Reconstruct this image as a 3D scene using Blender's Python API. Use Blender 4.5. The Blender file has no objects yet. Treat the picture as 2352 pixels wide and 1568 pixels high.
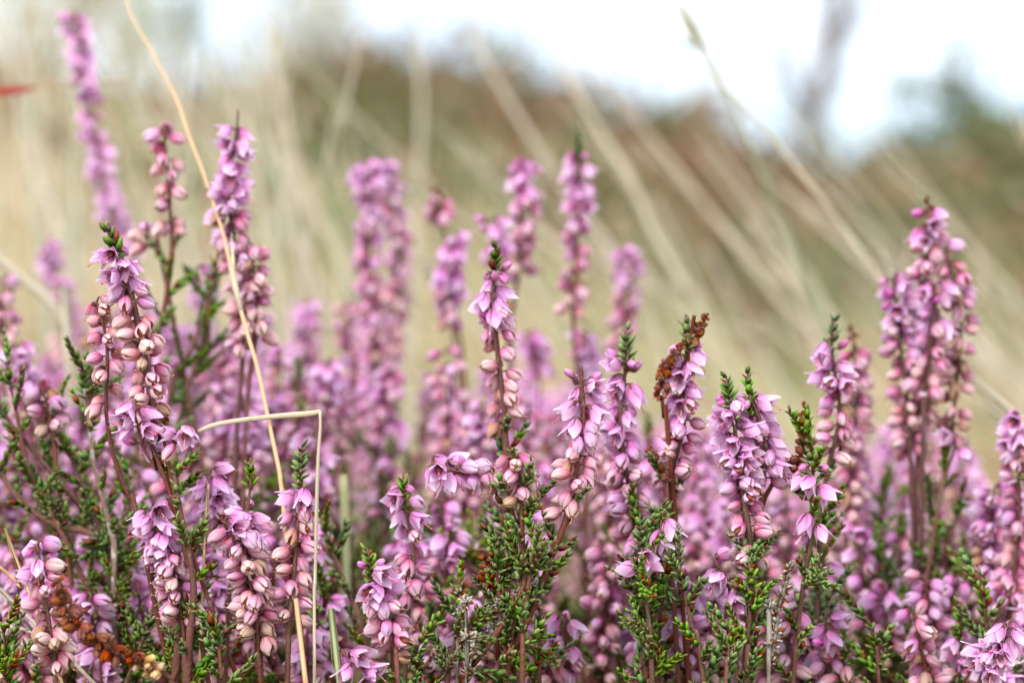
import bpy, math, random
from mathutils import Vector, Matrix, noise
R = random.Random(7)
SC = bpy.context.scene
COL = SC.collection
rad = math.radians

# ---------------------------------------------------------------- camera, sky, sun, exposure
W = 22.3 / 50.0          # picture width at one metre
CZ = 0.30
cam_d = bpy.data.cameras.new('camera'); cam = bpy.data.objects.new('camera', cam_d); COL.objects.link(cam)
cam_d.sensor_width = 22.3; cam_d.lens = 50; cam_d.clip_start = 0.01; cam_d.clip_end = 400
cam.location = (0, 0, CZ); cam.rotation_euler = (rad(90), 0, 0)
cam_d.dof.use_dof = True; cam_d.dof.focus_distance = 0.452; cam_d.dof.aperture_fstop = 6.1
SC.camera = cam
SUN_EL, SUN_AZ = 48, 205
SKYX = 0.35
world = bpy.data.worlds.new('World'); SC.world = world; world.use_nodes = True
nt = world.node_tree; N = nt.nodes; L = nt.links; N.clear()
wo = N.new('ShaderNodeOutputWorld'); sky = N.new('ShaderNodeTexSky'); sky.sky_type = 'NISHITA'; sky.sun_disc = False
sky.sun_elevation = rad(SUN_EL); sky.sun_rotation = rad(SUN_AZ); sky.dust_density = 0.2; sky.ozone_density = 5.0
b1 = N.new('ShaderNodeBackground'); b1.inputs['Strength'].default_value = 0.06; L.new(sky.outputs[0], b1.inputs[0])
b2 = N.new('ShaderNodeBackground'); b2.inputs['Color'].default_value = (0.93, 0.96, 1.0, 1); b2.inputs['Strength'].default_value = 0.95
tc = N.new('ShaderNodeTexCoord'); mp = N.new('ShaderNodeMapping'); mp.inputs['Scale'].default_value = (1, 1, 1.8); mp.inputs['Location'].default_value = (SKYX, 0, 0)
nz = N.new('ShaderNodeTexNoise'); nz.inputs['Scale'].default_value = 5.5; nz.inputs['Detail'].default_value = 5
mr = N.new('ShaderNodeMapRange'); mr.inputs['From Min'].default_value = 0.40; mr.inputs['From Max'].default_value = 0.55
mr.inputs['To Min'].default_value = 0.5; mr.inputs['To Max'].default_value = 1.0
mx = N.new('ShaderNodeMixShader')
L.new(tc.outputs['Generated'], mp.inputs[0]); L.new(mp.outputs[0], nz.inputs['Vector']); L.new(nz.outputs[0], mr.inputs[0])
sp = N.new('ShaderNodeSeparateXYZ'); mz = N.new('ShaderNodeMapRange'); mz.interpolation_type = 'SMOOTHSTEP'
mz.inputs['From Min'].default_value = 0.075; mz.inputs['From Max'].default_value = 0.18; mz.inputs['To Min'].default_value = 0.28; mz.inputs['To Max'].default_value = 1.0
mm_ = N.new('ShaderNodeMath'); mm_.operation = 'MULTIPLY'; L.new(tc.outputs['Generated'], sp.inputs[0]); L.new(sp.outputs[2], mz.inputs[0])
L.new(mr.outputs[0], mm_.inputs[0]); L.new(mz.outputs[0], mm_.inputs[1]); L.new(mm_.outputs[0], mx.inputs[0]); L.new(b1.outputs[0], mx.inputs[1]); L.new(b2.outputs[0], mx.inputs[2]); L.new(mx.outputs[0], wo.inputs[0])
sd = bpy.data.lights.new('sun', 'SUN'); sun = bpy.data.objects.new('sun', sd); COL.objects.link(sun)
sd.energy = 1.5; sd.angle = rad(14); sd.color = (1.0, 0.96, 0.9)
sun.rotation_euler = (rad(90 - SUN_EL), 0, rad(-28))
vs = SC.view_settings; vs.view_transform = 'Standard'; vs.look = 'None'; vs.gamma = 1; vs.use_curve_mapping = False
vs.exposure = 1.28
SC.render.engine = 'CYCLES'
cy = SC.cycles; cy.use_denoising = True; cy.max_bounces = 6; cy.diffuse_bounces = 3; cy.glossy_bounces = 2; cy.transmission_bounces = 3
cy.transparent_max_bounces = 4; cy.caustics_reflective = False; cy.caustics_refractive = False
try: cy.denoiser = 'OPENIMAGEDENOISE'
except Exception: pass

def P(vx, vy, D):
    """a direction in the view at distance D, as a place in the scene"""
    return Vector(((vx - 1176) / 2352 * W * D, D, CZ + (784 - vy) / 2352 * W * D))

# ---------------------------------------------------------------- materials
def ramp(nt, stops, interp='LINEAR'):
    r = nt.nodes.new('ShaderNodeValToRGB'); e = r.color_ramp.elements; r.color_ramp.interpolation = interp
    while len(e) < len(stops): e.new(0.5)
    for k, (p, c) in enumerate(stops): e[k].position = p; e[k].color = (*c, 1)
    return r
def material(name, stops, attr='along', edge=None, var=(0.02, 0.15, 0.25), streak=0.0, transl=0.0, rough=0.6, spec=0.3, nscale=900, bump=0.0, patch=None):
    """colour along the piece from STOPS, jittered per object; PATCH = (colour, noise scale, low, high) worn or mottled patches"""
    m = bpy.data.materials.new(name); m.use_nodes = True; nt = m.node_tree; N = nt.nodes; L = nt.links; N.clear()
    out = N.new('ShaderNodeOutputMaterial'); pb = N.new('ShaderNodeBsdfPrincipled')
    at = N.new('ShaderNodeAttribute'); at.attribute_name = attr
    tc = N.new('ShaderNodeTexCoord'); nz = N.new('ShaderNodeTexNoise'); nz.inputs['Scale'].default_value = nscale; nz.inputs['Detail'].default_value = 3
    L.new(tc.outputs['Object'], nz.inputs['Vector'])
    ad = N.new('ShaderNodeMath'); ad.operation = 'MULTIPLY_ADD'; ad.inputs[1].default_value = 0.30; 
    sb = N.new('ShaderNodeMath'); sb.operation = 'SUBTRACT'; sb.inputs[1].default_value = 0.15
    L.new(nz.outputs[0], ad.inputs[0]); L.new(at.outputs['Fac'], ad.inputs[2]); L.new(ad.outputs[0], sb.inputs[0])
    r = ramp(nt, stops); L.new(sb.outputs[0], r.inputs[0]); col = r.outputs[0]
    if streak:
        ac = N.new('ShaderNodeAttribute'); ac.attribute_name = 'across'
        cb = N.new('ShaderNodeCombineXYZ'); mu = N.new('ShaderNodeMath'); mu.operation = 'MULTIPLY'; mu.inputs[1].default_value = 9
        L.new(ac.outputs['Fac'], mu.inputs[0]); L.new(mu.outputs[0], cb.inputs[0]); L.new(at.outputs['Fac'], cb.inputs[1])
        oi2 = N.new('ShaderNodeObjectInfo'); mu2 = N.new('ShaderNodeMath'); mu2.operation = 'MULTIPLY'; mu2.inputs[1].default_value = 50
        L.new(oi2.outputs['Random'], mu2.inputs[0]); L.new(mu2.outputs[0], cb.inputs[2])
        n2 = N.new('ShaderNodeTexNoise'); n2.inputs['Scale'].default_value = 1.3; L.new(cb.outputs[0], n2.inputs['Vector'])
        mrg = N.new('ShaderNodeMapRange'); mrg.inputs['From Min'].default_value = 0.3; mrg.inputs['From Max'].default_value = 0.7
        mrg.inputs['To Min'].default_value = 1 - streak; mrg.inputs['To Max'].default_value = 1 + streak * 0.35
        L.new(n2.outputs[0], mrg.inputs[0]); hv = N.new('ShaderNodeHueSaturation'); L.new(mrg.outputs[0], hv.inputs['Value']); L.new(col, hv.inputs['Color']); col = hv.outputs[0]
    if edge:
        ea = N.new('ShaderNodeAttribute'); ea.attribute_name = 'across'; eb = N.new('ShaderNodeMath'); eb.operation = 'ABSOLUTE'; L.new(ea.outputs['Fac'], eb.inputs[0])
        em = N.new('ShaderNodeMapRange'); em.inputs['From Min'].default_value = .62; em.inputs['From Max'].default_value = 1.0; em.inputs['To Max'].default_value = edge[1]; L.new(eb.outputs[0], em.inputs[0])
        ex = N.new('ShaderNodeMix'); ex.data_type = 'RGBA'; ex.inputs[7].default_value = (*edge[0], 1); L.new(em.outputs[0], ex.inputs[0]); L.new(col, ex.inputs[6]); col = ex.outputs[2]
    if patch:
        n3 = N.new('ShaderNodeTexNoise'); n3.inputs['Scale'].default_value = patch[1]; n3.inputs['Detail'].default_value = 4; L.new(tc.outputs['Object'], n3.inputs['Vector'])
        m3 = N.new('ShaderNodeMapRange'); m3.inputs['From Min'].default_value = patch[2]; m3.inputs['From Max'].default_value = patch[3]; L.new(n3.outputs[0], m3.inputs[0])
        mc = N.new('ShaderNodeMix'); mc.data_type = 'RGBA'; mc.inputs[7].default_value = (*patch[0], 1); L.new(m3.outputs[0], mc.inputs[0]); L.new(col, mc.inputs[6]); col = mc.outputs[2]
    oi = N.new('ShaderNodeObjectInfo'); hs = N.new('ShaderNodeHueSaturation')
    for k, (sock, v) in enumerate(zip(('Hue', 'Saturation', 'Value'), var)):
        base = 0.5 if k == 0 else 1.0
        a = N.new('ShaderNodeMapRange'); a.inputs['To Min'].default_value = base - v; a.inputs['To Max'].default_value = base + v
        fr = N.new('ShaderNodeMath'); fr.operation = 'MULTIPLY'; fr.inputs[1].default_value = (1, 7.31, 13.7)[k]
        f2 = N.new('ShaderNodeMath'); f2.operation = 'FRACT'
        L.new(oi.outputs['Random'], fr.inputs[0]); L.new(fr.outputs[0], f2.inputs[0]); L.new(f2.outputs[0], a.inputs[0]); L.new(a.outputs[0], hs.inputs[sock])
    L.new(col, hs.inputs['Color']); col = hs.outputs[0]
    L.new(col, pb.inputs['Base Color']); pb.inputs['Roughness'].default_value = rough; pb.inputs['Specular IOR Level'].default_value = spec
    if bump:
        bp = N.new('ShaderNodeBump'); bp.inputs['Strength'].default_value = bump; bp.inputs['Distance'].default_value = 0.0004
        L.new(nz.outputs[0], bp.inputs['Height']); L.new(bp.outputs[0], pb.inputs['Normal'])
    if transl:
        tr = N.new('ShaderNodeBsdfTranslucent'); L.new(col, tr.inputs[0]); ms = N.new('ShaderNodeMixShader'); ms.inputs[0].default_value = transl
        L.new(pb.outputs[0], ms.inputs[1]); L.new(tr.outputs[0], ms.inputs[2]); L.new(ms.outputs[0], out.inputs[0])
    else: L.new(pb.outputs[0], out.inputs[0])
    return m
PV = (0.015, 0.18, 0.10)
M = {
 'lilac': material('petal_lilac', [(0, (.66, .16, .46)), (.3, (.82, .38, .71)), (.7, (.89, .58, .88)), (1, (.93, .77, .94))], edge=((.74, .30, .58), .45), var=PV, streak=.22, transl=.38, rough=.5, spec=.35, nscale=500),
 'pink': material('petal_pink', [(0, (.56, .11, .25)), (.28, (.76, .27, .46)), (.65, (.86, .48, .68)), (.92, (.90, .66, .76)), (1, (.88, .72, .62))], edge=((.42, .10, .12), .75), var=PV, streak=.28, transl=.33, rough=.45, spec=.4, nscale=500),
 'salmon': material('petal_salmon', [(0, (.60, .16, .24)), (.3, (.80, .37, .46)), (.65, (.88, .57, .62)), (.92, (.91, .70, .66)), (1, (.86, .68, .48))], edge=((.45, .16, .10), .7), var=PV, streak=.28, transl=.3, rough=.5, spec=.4, nscale=500),
 'magenta': material('petal_magenta', [(0, (.48, .12, .24)), (.4, (.68, .18, .48)), (1, (.76, .32, .66))], var=PV, streak=.15, transl=.25, rough=.45, spec=.4, nscale=500),
 'inner': material('inner_lobe', [(0, (.60, .16, .44)), (1, (.88, .62, .86))], var=PV, transl=.4),
 'style': material('style_red', [(0, (.66, .25, .42)), (.8, (.75, .20, .26)), (1, (.72, .10, .12))], var=(.02, .1, .1)),
 'oldstyle': material('style_brown', [(0, (.40, .14, .12)), (1, (.55, .27, .13))], var=(.02, .1, .1)),
 'petal_old': material('petal_withered', [(0, (.42, .17, .13)), (.5, (.60, .34, .27)), (1, (.70, .52, .36))], edge=((.25, .10, .06), .8), var=(.02, .2, .2), streak=.3, transl=.25, rough=.7, nscale=500),
 'capsule': material('capsule_dark', [(0, (.13, .03, .03)), (1, (.26, .08, .06))], var=(.01, .1, .2)),
 'pedicel': material('pedicel_dark', [(0, (.13, .055, .035)), (1, (.09, .07, .05))], var=(.02, .1, .3), bump=.5),
 'stem': material('stem_reddish', [(0, (.13, .05, .035)), (.4, (.17, .055, .035)), (1, (.11, .05, .035))], var=(.012, .15, .25), bump=.8, nscale=1200, patch=((.17, .12, .10), 700, .58, .70)),
 'wood': material('stem_woody', [(0, (.17, .10, .075)), (1, (.23, .15, .12))], var=(.01, .2, .2), bump=1, nscale=700, patch=((.36, .32, .29), 500, .5, .62)),
 'lichen': material('lichen_grey', [(0, (.20, .16, .13)), (.5, (.33, .30, .26)), (1, (.47, .45, .40))], var=(.01, .2, .15), bump=1, nscale=600, patch=((.09, .06, .045), 400, .55, .65)),
 'leaf': material('leaf_green', [(0, (.075, .16, .02)), (.5, (.14, .285, .04)), (.85, (.25, .38, .09)), (1, (.36, .29, .12))], var=(.018, .2, .3), transl=.25, rough=.6, spec=.22, nscale=800),
 'leaftip': material('leaf_tip', [(0, (.06, .13, .025)), (.55, (.13, .22, .05)), (.85, (.24, .18, .09)), (1, (.34, .15, .11))], var=(.015, .2, .25), transl=.15, rough=.5, nscale=800),
 'rust': material('husk_rust', [(0, (.12, .035, .02)), (.5, (.21, .06, .03)), (1, (.29, .10, .05))], rough=.9, spec=.1, var=(.012, .2, .3), transl=.12, bump=.6),
 'huskpale': material('husk_pale', [(0, (.28, .10, .05)), (.6, (.50, .28, .13)), (1, (.72, .55, .33))], var=(.02, .2, .2), transl=.15),
 'redleaf': material('leaf_red', [(0, (.26, .07, .04)), (1, (.28, .035, .03))], var=(.01, .05, .05), transl=.3),
 'orange': material('straw_orange', [(0, (.58, .37, .17)), (1, (.62, .44, .24))], var=(.01, .05, .05), rough=.4, streak=.25, patch=((.36, .17, .07), 260, .60, .72)),
 'straw': material('straw_pale', [(0, (.52, .46, .30)), (.5, (.62, .55, .40)), (1, (.66, .60, .45))], var=(.012, .2, .15), rough=.5, streak=.3, transl=.15, patch=((.45, .36, .22), 200, .6, .75)),
 'bluegreen': material('blade_green', [(0, (.16, .26, .12)), (.6, (.22, .34, .20)), (1, (.42, .42, .22))], var=(.02, .2, .2), transl=.25),
}

# ---------------------------------------------------------------- mesh builder
class MB:
    def __init__(s): s.v = []; s.f = []; s.m = []; s.al = []; s.ac = []; s.mats = []
    def mi(s, mat):
        mat = M[mat] if isinstance(mat, str) else mat
        if mat not in s.mats: s.mats.append(mat)
        return s.mats.index(mat)
    def add(s, vs, fs, mat, al=None, ac=None):
        o = len(s.v); k = s.mi(mat); s.v += [tuple(p) for p in vs]
        s.f += [tuple(i + o for i in f) for f in fs]; s.m += [k] * len(fs)
        s.al += al or [0.5] * len(vs); s.ac += ac or [0.0] * len(vs)
    def grid(s, fn, nu, nv, mat, a0=0, a1=1):
        vs = []; al = []; ac = []
        for j in range(nv + 1):
            for i in range(nu + 1):
                u = -1 + 2 * i / nu; v = j / nv
                vs.append(fn(u, v)); al.append(a0 + (a1 - a0) * v); ac.append(u)
        fs = [(j*(nu+1)+i, j*(nu+1)+i+1, (j+1)*(nu+1)+i+1, (j+1)*(nu+1)+i) for j in range(nv) for i in range(nu)]
        s.add(vs, fs, mat, al, ac)
    def tube(s, pts, rs, mat, n=6, a0=0, a1=1, cap=True, flat=1.0):
        pts = [Vector(p) for p in pts]; vs = []; al = []; ac = []; ref = None
        for k, p in enumerate(pts):
            t = (pts[min(k+1, len(pts)-1)] - pts[max(k-1, 0)]).normalized()
            if ref is None: ref = t.orthogonal().normalized() if flat == 1.0 else Vector((0, 1, 0)).cross(t).normalized()
            ref = (ref - t * ref.dot(t)).normalized(); b = t.cross(ref)
            r = rs[k] if isinstance(rs, (list, tuple)) else rs
            for q in range(n):
                a = 2 * math.pi * q / n
                vs.append(p + (ref * math.cos(a) + b * math.sin(a) * flat) * r); al.append(a0 + (a1-a0) * k / (len(pts)-1)); ac.append(math.cos(a))
        fs = [(k*n+q, k*n+(q+1) % n, (k+1)*n+(q+1) % n, (k+1)*n+q) for k in range(len(pts)-1) for q in range(n)]
        if cap: fs += [tuple(range(n-1, -1, -1)), tuple(range((len(pts)-1)*n, len(pts)*n))]
        s.add(vs, fs, mat, al, ac)
    def ball(s, c, rx, rz, mat, axis=None, n=6, m=4, a0=0, a1=1):
        c = Vector(c); q = (Vector(axis).to_track_quat('Z', 'Y') if axis is not None else None)
        pts = []; al = []; ac = []
        for j in range(m + 1):
            th = math.pi * (0.04 + 0.92 * j / m)
            for i in range(n):
                a = 2 * math.pi * i / n; p = Vector((rx*math.sin(th)*math.cos(a), rx*math.sin(th)*math.sin(a), -rz*math.cos(th)))
                if q: p = q @ p
                pts.append(c + p); al.append(a0 + (a1-a0)*j/m); ac.append(0)
        fs = [(j*n+i, j*n+(i+1) % n, (j+1)*n+(i+1) % n, (j+1)*n+i) for j in range(m) for i in range(n)]
        fs += [tuple(range(n-1, -1, -1)), tuple(range(m*n, (m+1)*n))]
        s.add(pts, fs, mat, al, ac)
    def merge(s, o, mx):
        off = len(s.v); s.v += [tuple(mx @ Vector(p)) for p in o.v]; s.f += [tuple(i + off for i in f) for f in o.f]
        mm = [s.mi(x) for x in o.mats]; s.m += [mm[k] for k in o.m]; s.al += o.al; s.ac += o.ac
    def mesh(s, name, smooth=True):
        me = bpy.data.meshes.new(name); me.from_pydata(s.v, [], s.f)
        for x in s.mats: me.materials.append(x)
        me.polygons.foreach_set('material_index', s.m); me.polygons.foreach_set('use_smooth', [smooth] * len(s.f))
        for nm, d in (('along', s.al), ('across', s.ac)):
            a = me.attributes.new(nm, 'FLOAT', 'POINT'); a.data.foreach_set('value', d)
        me.update(); return me
def link(name, me, parent=None, mx=None):
    o = bpy.data.objects.new(name, me); COL.objects.link(o)
    if parent is not None: o.parent = parent
    if mx is not None: o.matrix_basis = mx
    return o
def thing(name, label, cat, loc=(0, 0, 0), group=None):
    o = bpy.data.objects.new(name, None); COL.objects.link(o); o.location = loc; o.empty_display_size = 0.01
    o['label'] = label; o['category'] = cat
    if group: o['group'] = group
    return o
def tag(o, label, cat, group=None):
    o['label'] = label; o['category'] = cat
    if group: o['group'] = group
    return o
def kind(o, k): o['kind'] = k; return o

def smooth_path(pts, step=0.0025):
    """Catmull-Rom through pts, resampled"""
    q = [pts[0] * 2 - pts[1]] + pts + [pts[-1] * 2 - pts[-2]]; out = []
    for i in range(1, len(q) - 2):
        p0, p1, p2, p3 = q[i-1:i+3]; n = max(2, int((p2 - p1).length / step))
        for k in range(n):
            t = k / n
            out.append(0.5 * ((2*p1) + (p2-p0)*t + (2*p0-5*p1+4*p2-p3)*t*t + (-p0+3*p1-3*p2+p3)*t**3))
    out.append(pts[-1]); return out

# ---------------------------------------------------------------- flower pieces (metres)
mm = 0.001
def closed_petal_fn(L_, Rm, open_=0.0, skew=0.0):
    ph = random.Random(L_*1e7 + skew).random() * 9
    def fn(u, v):
        prof = math.sin(math.pi * (0.11 + 0.845 * v ** 1.08)) ** 0.66
        r = Rm * prof * (1 + 0.10 * u) + open_ * v * v * mm + (0.10 * mm * (1 - u*u))
        wide = 1.0 if v < .35 else 1.0 - (.42 + 1.7 * open_) * (v - .35) ** 1.25
        a = u * max(0.16, wide) * 0.92 + skew * v
        z = L_ * v * (1 - 0.05 * u * u)
        crease = 0.07 * mm * math.cos(u * 9 + ph) * math.sin(math.pi * v) + .16*mm*noise.noise(Vector((u*1.7 + ph, v*3.1, ph*3)))
        r = r + crease; z += .22*mm*noise.noise(Vector((u*2.2, ph, 1))) * v; a += .10*noise.noise(Vector((v*3, ph, 5)))
        return (r * math.cos(a), r * math.sin(a), z)
    return fn
def open_petal_fn(L_, flare, wmax, roll=0.0):
    ph = random.Random(L_*1e7 + roll).random() * 9
    def fn(u, v):
        r = 0.45*mm + flare * (v ** 0.75) * (0.72 + 0.28 * v); z = L_ * (v ** 1.15) * (1 - 0.12 * v)
        w = wmax * (math.sin(math.pi * min(1, 0.10 + 0.86 * v ** 0.9)) ** 0.8)
        y = u * w; r -= 0.42 * mm * u*u * (1 - .2 * v) * (w / wmax); r += roll * mm * v ** 3
        wv = .28*mm*noise.noise(Vector((u*1.5 + ph, v*2.5, ph)))*(.3 + v); return (r + wv, y + .4*wv, z - 0.25*mm*u*u*v)
    return fn
NP = (6, 7)
PETAL = {}
def petal_mb(fn, mat):
    b = MB(); b.grid(fn, NP[0], NP[1], mat); return b
FORMS = {}   # form -> list of (core MB, [petal MB x4 with their rotation], frame matrix)
def bell_frame(tilt, out, up):
    """axis of the bell: starts at (out,0,up), points outwards and TILT degrees below the horizontal"""
    d = Vector((math.cos(rad(tilt)), 0, -math.sin(rad(tilt))))
    return Matrix.Translation((out, 0, up)) @ d.to_track_quat('Z', 'Y').to_matrix().to_4x4()
def build_form(kindname, pm, seed, tilt):
    r = random.Random(seed); core = MB()
    out, up = (.95 + r.random() * .8) * mm, (0.2 + r.random() * .5) * mm
    F = bell_frame(tilt, out, up); ax = (F.to_3x3() @ Vector((0, 0, 1)))
    b0 = F.translation
    core.tube([Vector((0, 0, -0.4*mm)), Vector((out*.4, 0, up*.9 + .15*mm)), b0 - ax*0.1*mm, b0 + ax*.3*mm], [.24*mm, .22*mm, .26*mm, .34*mm], 'pedicel', 5)
    for k in range(5):                                   # small dark bracts hugging the base
        a = k * 1.257 + r.random(); lb = MB(); ln = (1.0 + .5*r.random()) * mm
        lb.add([(.25*mm, -.28*mm, -.2*mm), (.25*mm, .28*mm, -.2*mm), (.75*mm, .33*mm, ln*.45), (.75*mm, -.33*mm, ln*.45), (.85*mm, 0, ln), (.95*mm, 0, ln*.4)],
               [(0, 1, 5), (1, 2, 5), (2, 4, 5), (4, 3, 5), (3, 0, 5)], 'pedicel', [0, 0, .6, .6, 1, .7])
        core.merge(lb, F @ Matrix.Rotation(a, 4, 'Z'))
    petals = []
    if kindname == 'closed':
        Ln = (3.65 + r.uniform(-.35, .35)) * mm; Rm = (1.30 + r.uniform(-.18, .15)) * mm; op = (0, .05, .45, .15, .02, .3, .6)[seed % 7]
        for k in range(4):
            b = petal_mb(closed_petal_fn(Ln * (1 - .04*(k % 2)), Rm * (1 + .02*(k % 2)), op * r.uniform(.5, 1.2), r.uniform(.1, .3)), pm); petals.append((b, k * math.pi/2 + r.uniform(-.1, .1)))
        cb = MB(); cb.ball((0, 0, Ln*.48), Rm*.68, Ln*.40, 'capsule', n=8, m=5)
        bend = r.uniform(-.8, .8); ln2 = Ln + r.uniform(.5, 1.5)*mm
        cb.tube([(0, 0, Ln*.7), (0, 0, Ln), (bend*.4*mm, .1*mm, ln2-.3*mm), (bend*mm, .2*mm, ln2)], [.09*mm, .09*mm, .08*mm, .08*mm], 'oldstyle', 4)
        cb.ball((bend*mm, .2*mm, ln2), .19*mm, .15*mm, 'oldstyle', n=5, m=3, a0=.8)
        core.merge(cb, F)
    elif kindname == 'open':
        Ln = (4.7 + r.uniform(-.4, .4)) * mm; fl = (1.75 + r.uniform(-.35, .5)) * mm
        for k in range(4):
            b = petal_mb(open_petal_fn(Ln * r.uniform(.93, 1.05), fl * r.uniform(.8, 1.2), (1.42 + r.uniform(-.1, .15)) * mm, r.uniform(-.5, .5)), pm); petals.append((b, k * math.pi/2 + r.uniform(-.15, .15)))
        cb = MB()
        for k in range(4):
            ib = MB(); ib.grid(open_petal_fn(Ln*.72, fl*.62, .85*mm, 0), 3, 4, 'inner'); cb.merge(ib, Matrix.Rotation(k*math.pi/2 + .78, 4, 'Z'))
        cb.ball((0, 0, 1.5*mm), .55*mm, .9*mm, 'capsule', n=6, m=3)
        for k in range(6):
            a = k * 1.047; cb.ball((.5*mm*math.cos(a), .5*mm*math.sin(a), Ln*.56), .17*mm, .4*mm, 'capsule', n=4, m=2)
        ln2 = Ln + r.uniform(.2, 1.3)*mm; bx = r.uniform(-.5, .5)*mm
        cb.tube([(0, 0, 1.5*mm), (bx*.3, 0, Ln*.8), (bx, 0, ln2)], .10*mm, 'style', 4)
        cb.ball((bx, 0, ln2), .24*mm, .18*mm, 'style', n=6, m=3, a0=.9)
        core.merge(cb, F)
    else:                                                # unopened bud: slender
        Ln = (2.8 + r.uniform(-.5, .5)) * mm; Rm = (.80 + r.uniform(-.1, .1)) * mm
        for k in range(4):
            b = petal_mb(closed_petal_fn(Ln, Rm, 0, .25), pm); petals.append((b, k * math.pi/2))
        cb = MB(); cb.ball((0, 0, Ln*.5), Rm*.7, Ln*.42, pm, n=6, m=4); core.merge(cb, F)
    full = MB(); full.merge(core, Matrix.Identity(4))
    for b, a in petals: full.merge(b, F @ Matrix.Rotation(a, 4, 'Z'))
    return dict(core=core.mesh('flower_core'), full=full.mesh('flower'), petals=[(b.mesh('petal'), F @ Matrix.Rotation(a, 4, 'Z')) for b, a in petals])
sd_ = 0
for key, kn, pm, tilts in (('open', 'open', 'lilac', (48, 30, 60, 20, 40, 70, 55, 35, 10, 65)), ('closed_lilac', 'closed', 'lilac', (30, 50, 15, 40, 60, 25)), ('closed_pink', 'closed', 'pink', (25, 45, 10, 35, 55, 0, 65, 30, 50, 15, 40, 20)),
                           ('closed_salmon', 'closed', 'salmon', (20, 40, 5, 30, 50, 60, 15, 70, 35, 45)), ('withered', 'closed', 'petal_old', (30, 50, 65, 10)), ('bud', 'bud', 'magenta', (10, -20, 35, -40))):
    FORMS[key] = []
    for t in tilts: sd_ += 1; FORMS[key].append(build_form(kn, pm, sd_, t))

def leaf_mb(b, base, d, side, ln, w, mat, thick=.35):
    """a small boat-shaped heather leaf"""
    d = d.normalized(); n = d.cross(side).normalized(); s = side.normalized()
    p = [base - s*w*.35, base + s*w*.35, base + d*ln*.5 - s*w*.5, base + d*ln*.5 + s*w*.5, base + d*ln*.9 - s*w*.28, base + d*ln*.9 + s*w*.28, base + d*ln + n*w*.1, base + d*ln*.45 + n*w*thick, base + d*ln*.85 + n*w*thick*.7]
    b.add(p, [(0, 2, 7), (7, 3, 1), (0, 7, 1), (2, 4, 8, 7), (7, 8, 5, 3), (4, 6, 8), (8, 6, 5), (0, 1, 3, 2), (2, 3, 5, 4), (4, 5, 6)], mat, [0, 0, .5, .5, .85, .85, 1, .5, .85])
def shoot_mb(seed, ln, spread=24, step=.78, lw=1.0, ll=1.9, mat='leaf', tipmat=None, stemmat='stem'):
    """a short side shoot: four ranks of tiny overlapping leaves on a thin axis along +Z"""
    r = random.Random(seed); b = MB(); bend = r.uniform(-.16, .16); n = int(ln / (step*mm)); ax = []
    def pos(z): return Vector((bend * z * z / ln, r.uniform(-.02, .02) * z, z))
    pts = [pos(ln * k / 5) for k in range(6)]
    b.tube(pts, [.34*mm - .035*mm*k for k in range(6)], stemmat, 5)
    for k in range(n):
        z = ln * (k + .5) / n; f = k / n; p = Vector((bend * z * z / ln, 0, z)); a0 = (k % 2) * math.pi/2 + .4 + seed + k * .08
        for q in range(2):
            a = a0 + q * math.pi + r.uniform(-.2, .2); o = Vector((math.cos(a), math.sin(a), 0)); sp = rad(spread * (1 - .45*f) + r.uniform(-11, 11))
            d = o * math.sin(sp) + Vector((0, 0, math.cos(sp))); sc = (0.8 + .3*math.sin(math.pi*min(1, f+.25))) * r.uniform(.7, 1.15)
            if r.random() < .05: continue
            leaf_mb(b, p + o*.2*mm, d, Vector((0, 0, 1)).cross(o), ll*mm*sc, lw*mm*sc, 'rust' if r.random() < .05 else tipmat if (tipmat and f > .55) else ('leaftip' if r.random() < .12 + .25*(f > .8) else mat))
    return b
SHOOTS = [shoot_mb(k, (5 + 1.1*k) * mm, spread=24 + 4*(k % 4), step=1.05, ll=2.2, lw=1.18).mesh('leafy_shoot') for k in range(7)]
TIPS = [shoot_mb(30 + k, (5.0 + .8*k) * mm, spread=44 + 4*k, step=1.0, lw=1.45, ll=2.5, tipmat='leaftip').mesh('leafy_tip') for k in range(4)]
def spray_mb(seed):
    r = random.Random(seed); b = MB()
    for k in range(5):
        d = Vector((r.uniform(-.7, .7), r.uniform(-.7, .7), 1)).normalized(); ln = r.uniform(5, 8) * mm
        b.merge(shoot_mb(seed*9 + k, ln, spread=34, step=.9, ll=1.8), Matrix.Translation(Vector((0, 0, k*.7*mm))) @ d.to_track_quat('Z', 'Y').to_matrix().to_4x4())
    b.tube([(0, 0, 0), (0, 0, 4*mm)], .35*mm, 'stem', 5); return b
SPRAYS = [spray_mb(k).mesh('leafy_tuft') for k in (1, 2, 3)]
def husk_mb(seed, mat='rust'):
    r = random.Random(seed); b = MB(); F = bell_frame(r.uniform(-30, 50), .9*mm, .2*mm)
    F = F @ Matrix.Translation((0, 0, -.5*mm)); b.tube([(0, 0, 0), F.translation], .2*mm, mat, 4)
    L_ = r.uniform(1.5, 2.1)*mm
    for k in range(4):
        pb = petal_mb(closed_petal_fn(L_, .58*mm, r.uniform(0, .35), .2), mat); b.merge(pb, F @ Matrix.Rotation(k*1.57 + r.random()*.4, 4, 'Z'))
    b.merge((lambda c: (c.ball((0, 0, L_*.5), .42*mm, L_*.45, mat, n=6, m=4), c)[1])(MB()), F); return b
HUSKS = [husk_mb(k).mesh('husk') for k in range(4)]; HUSKS_PALE = [husk_mb(k + 9, 'huskpale').mesh('husk') for k in range(3)]
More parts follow.
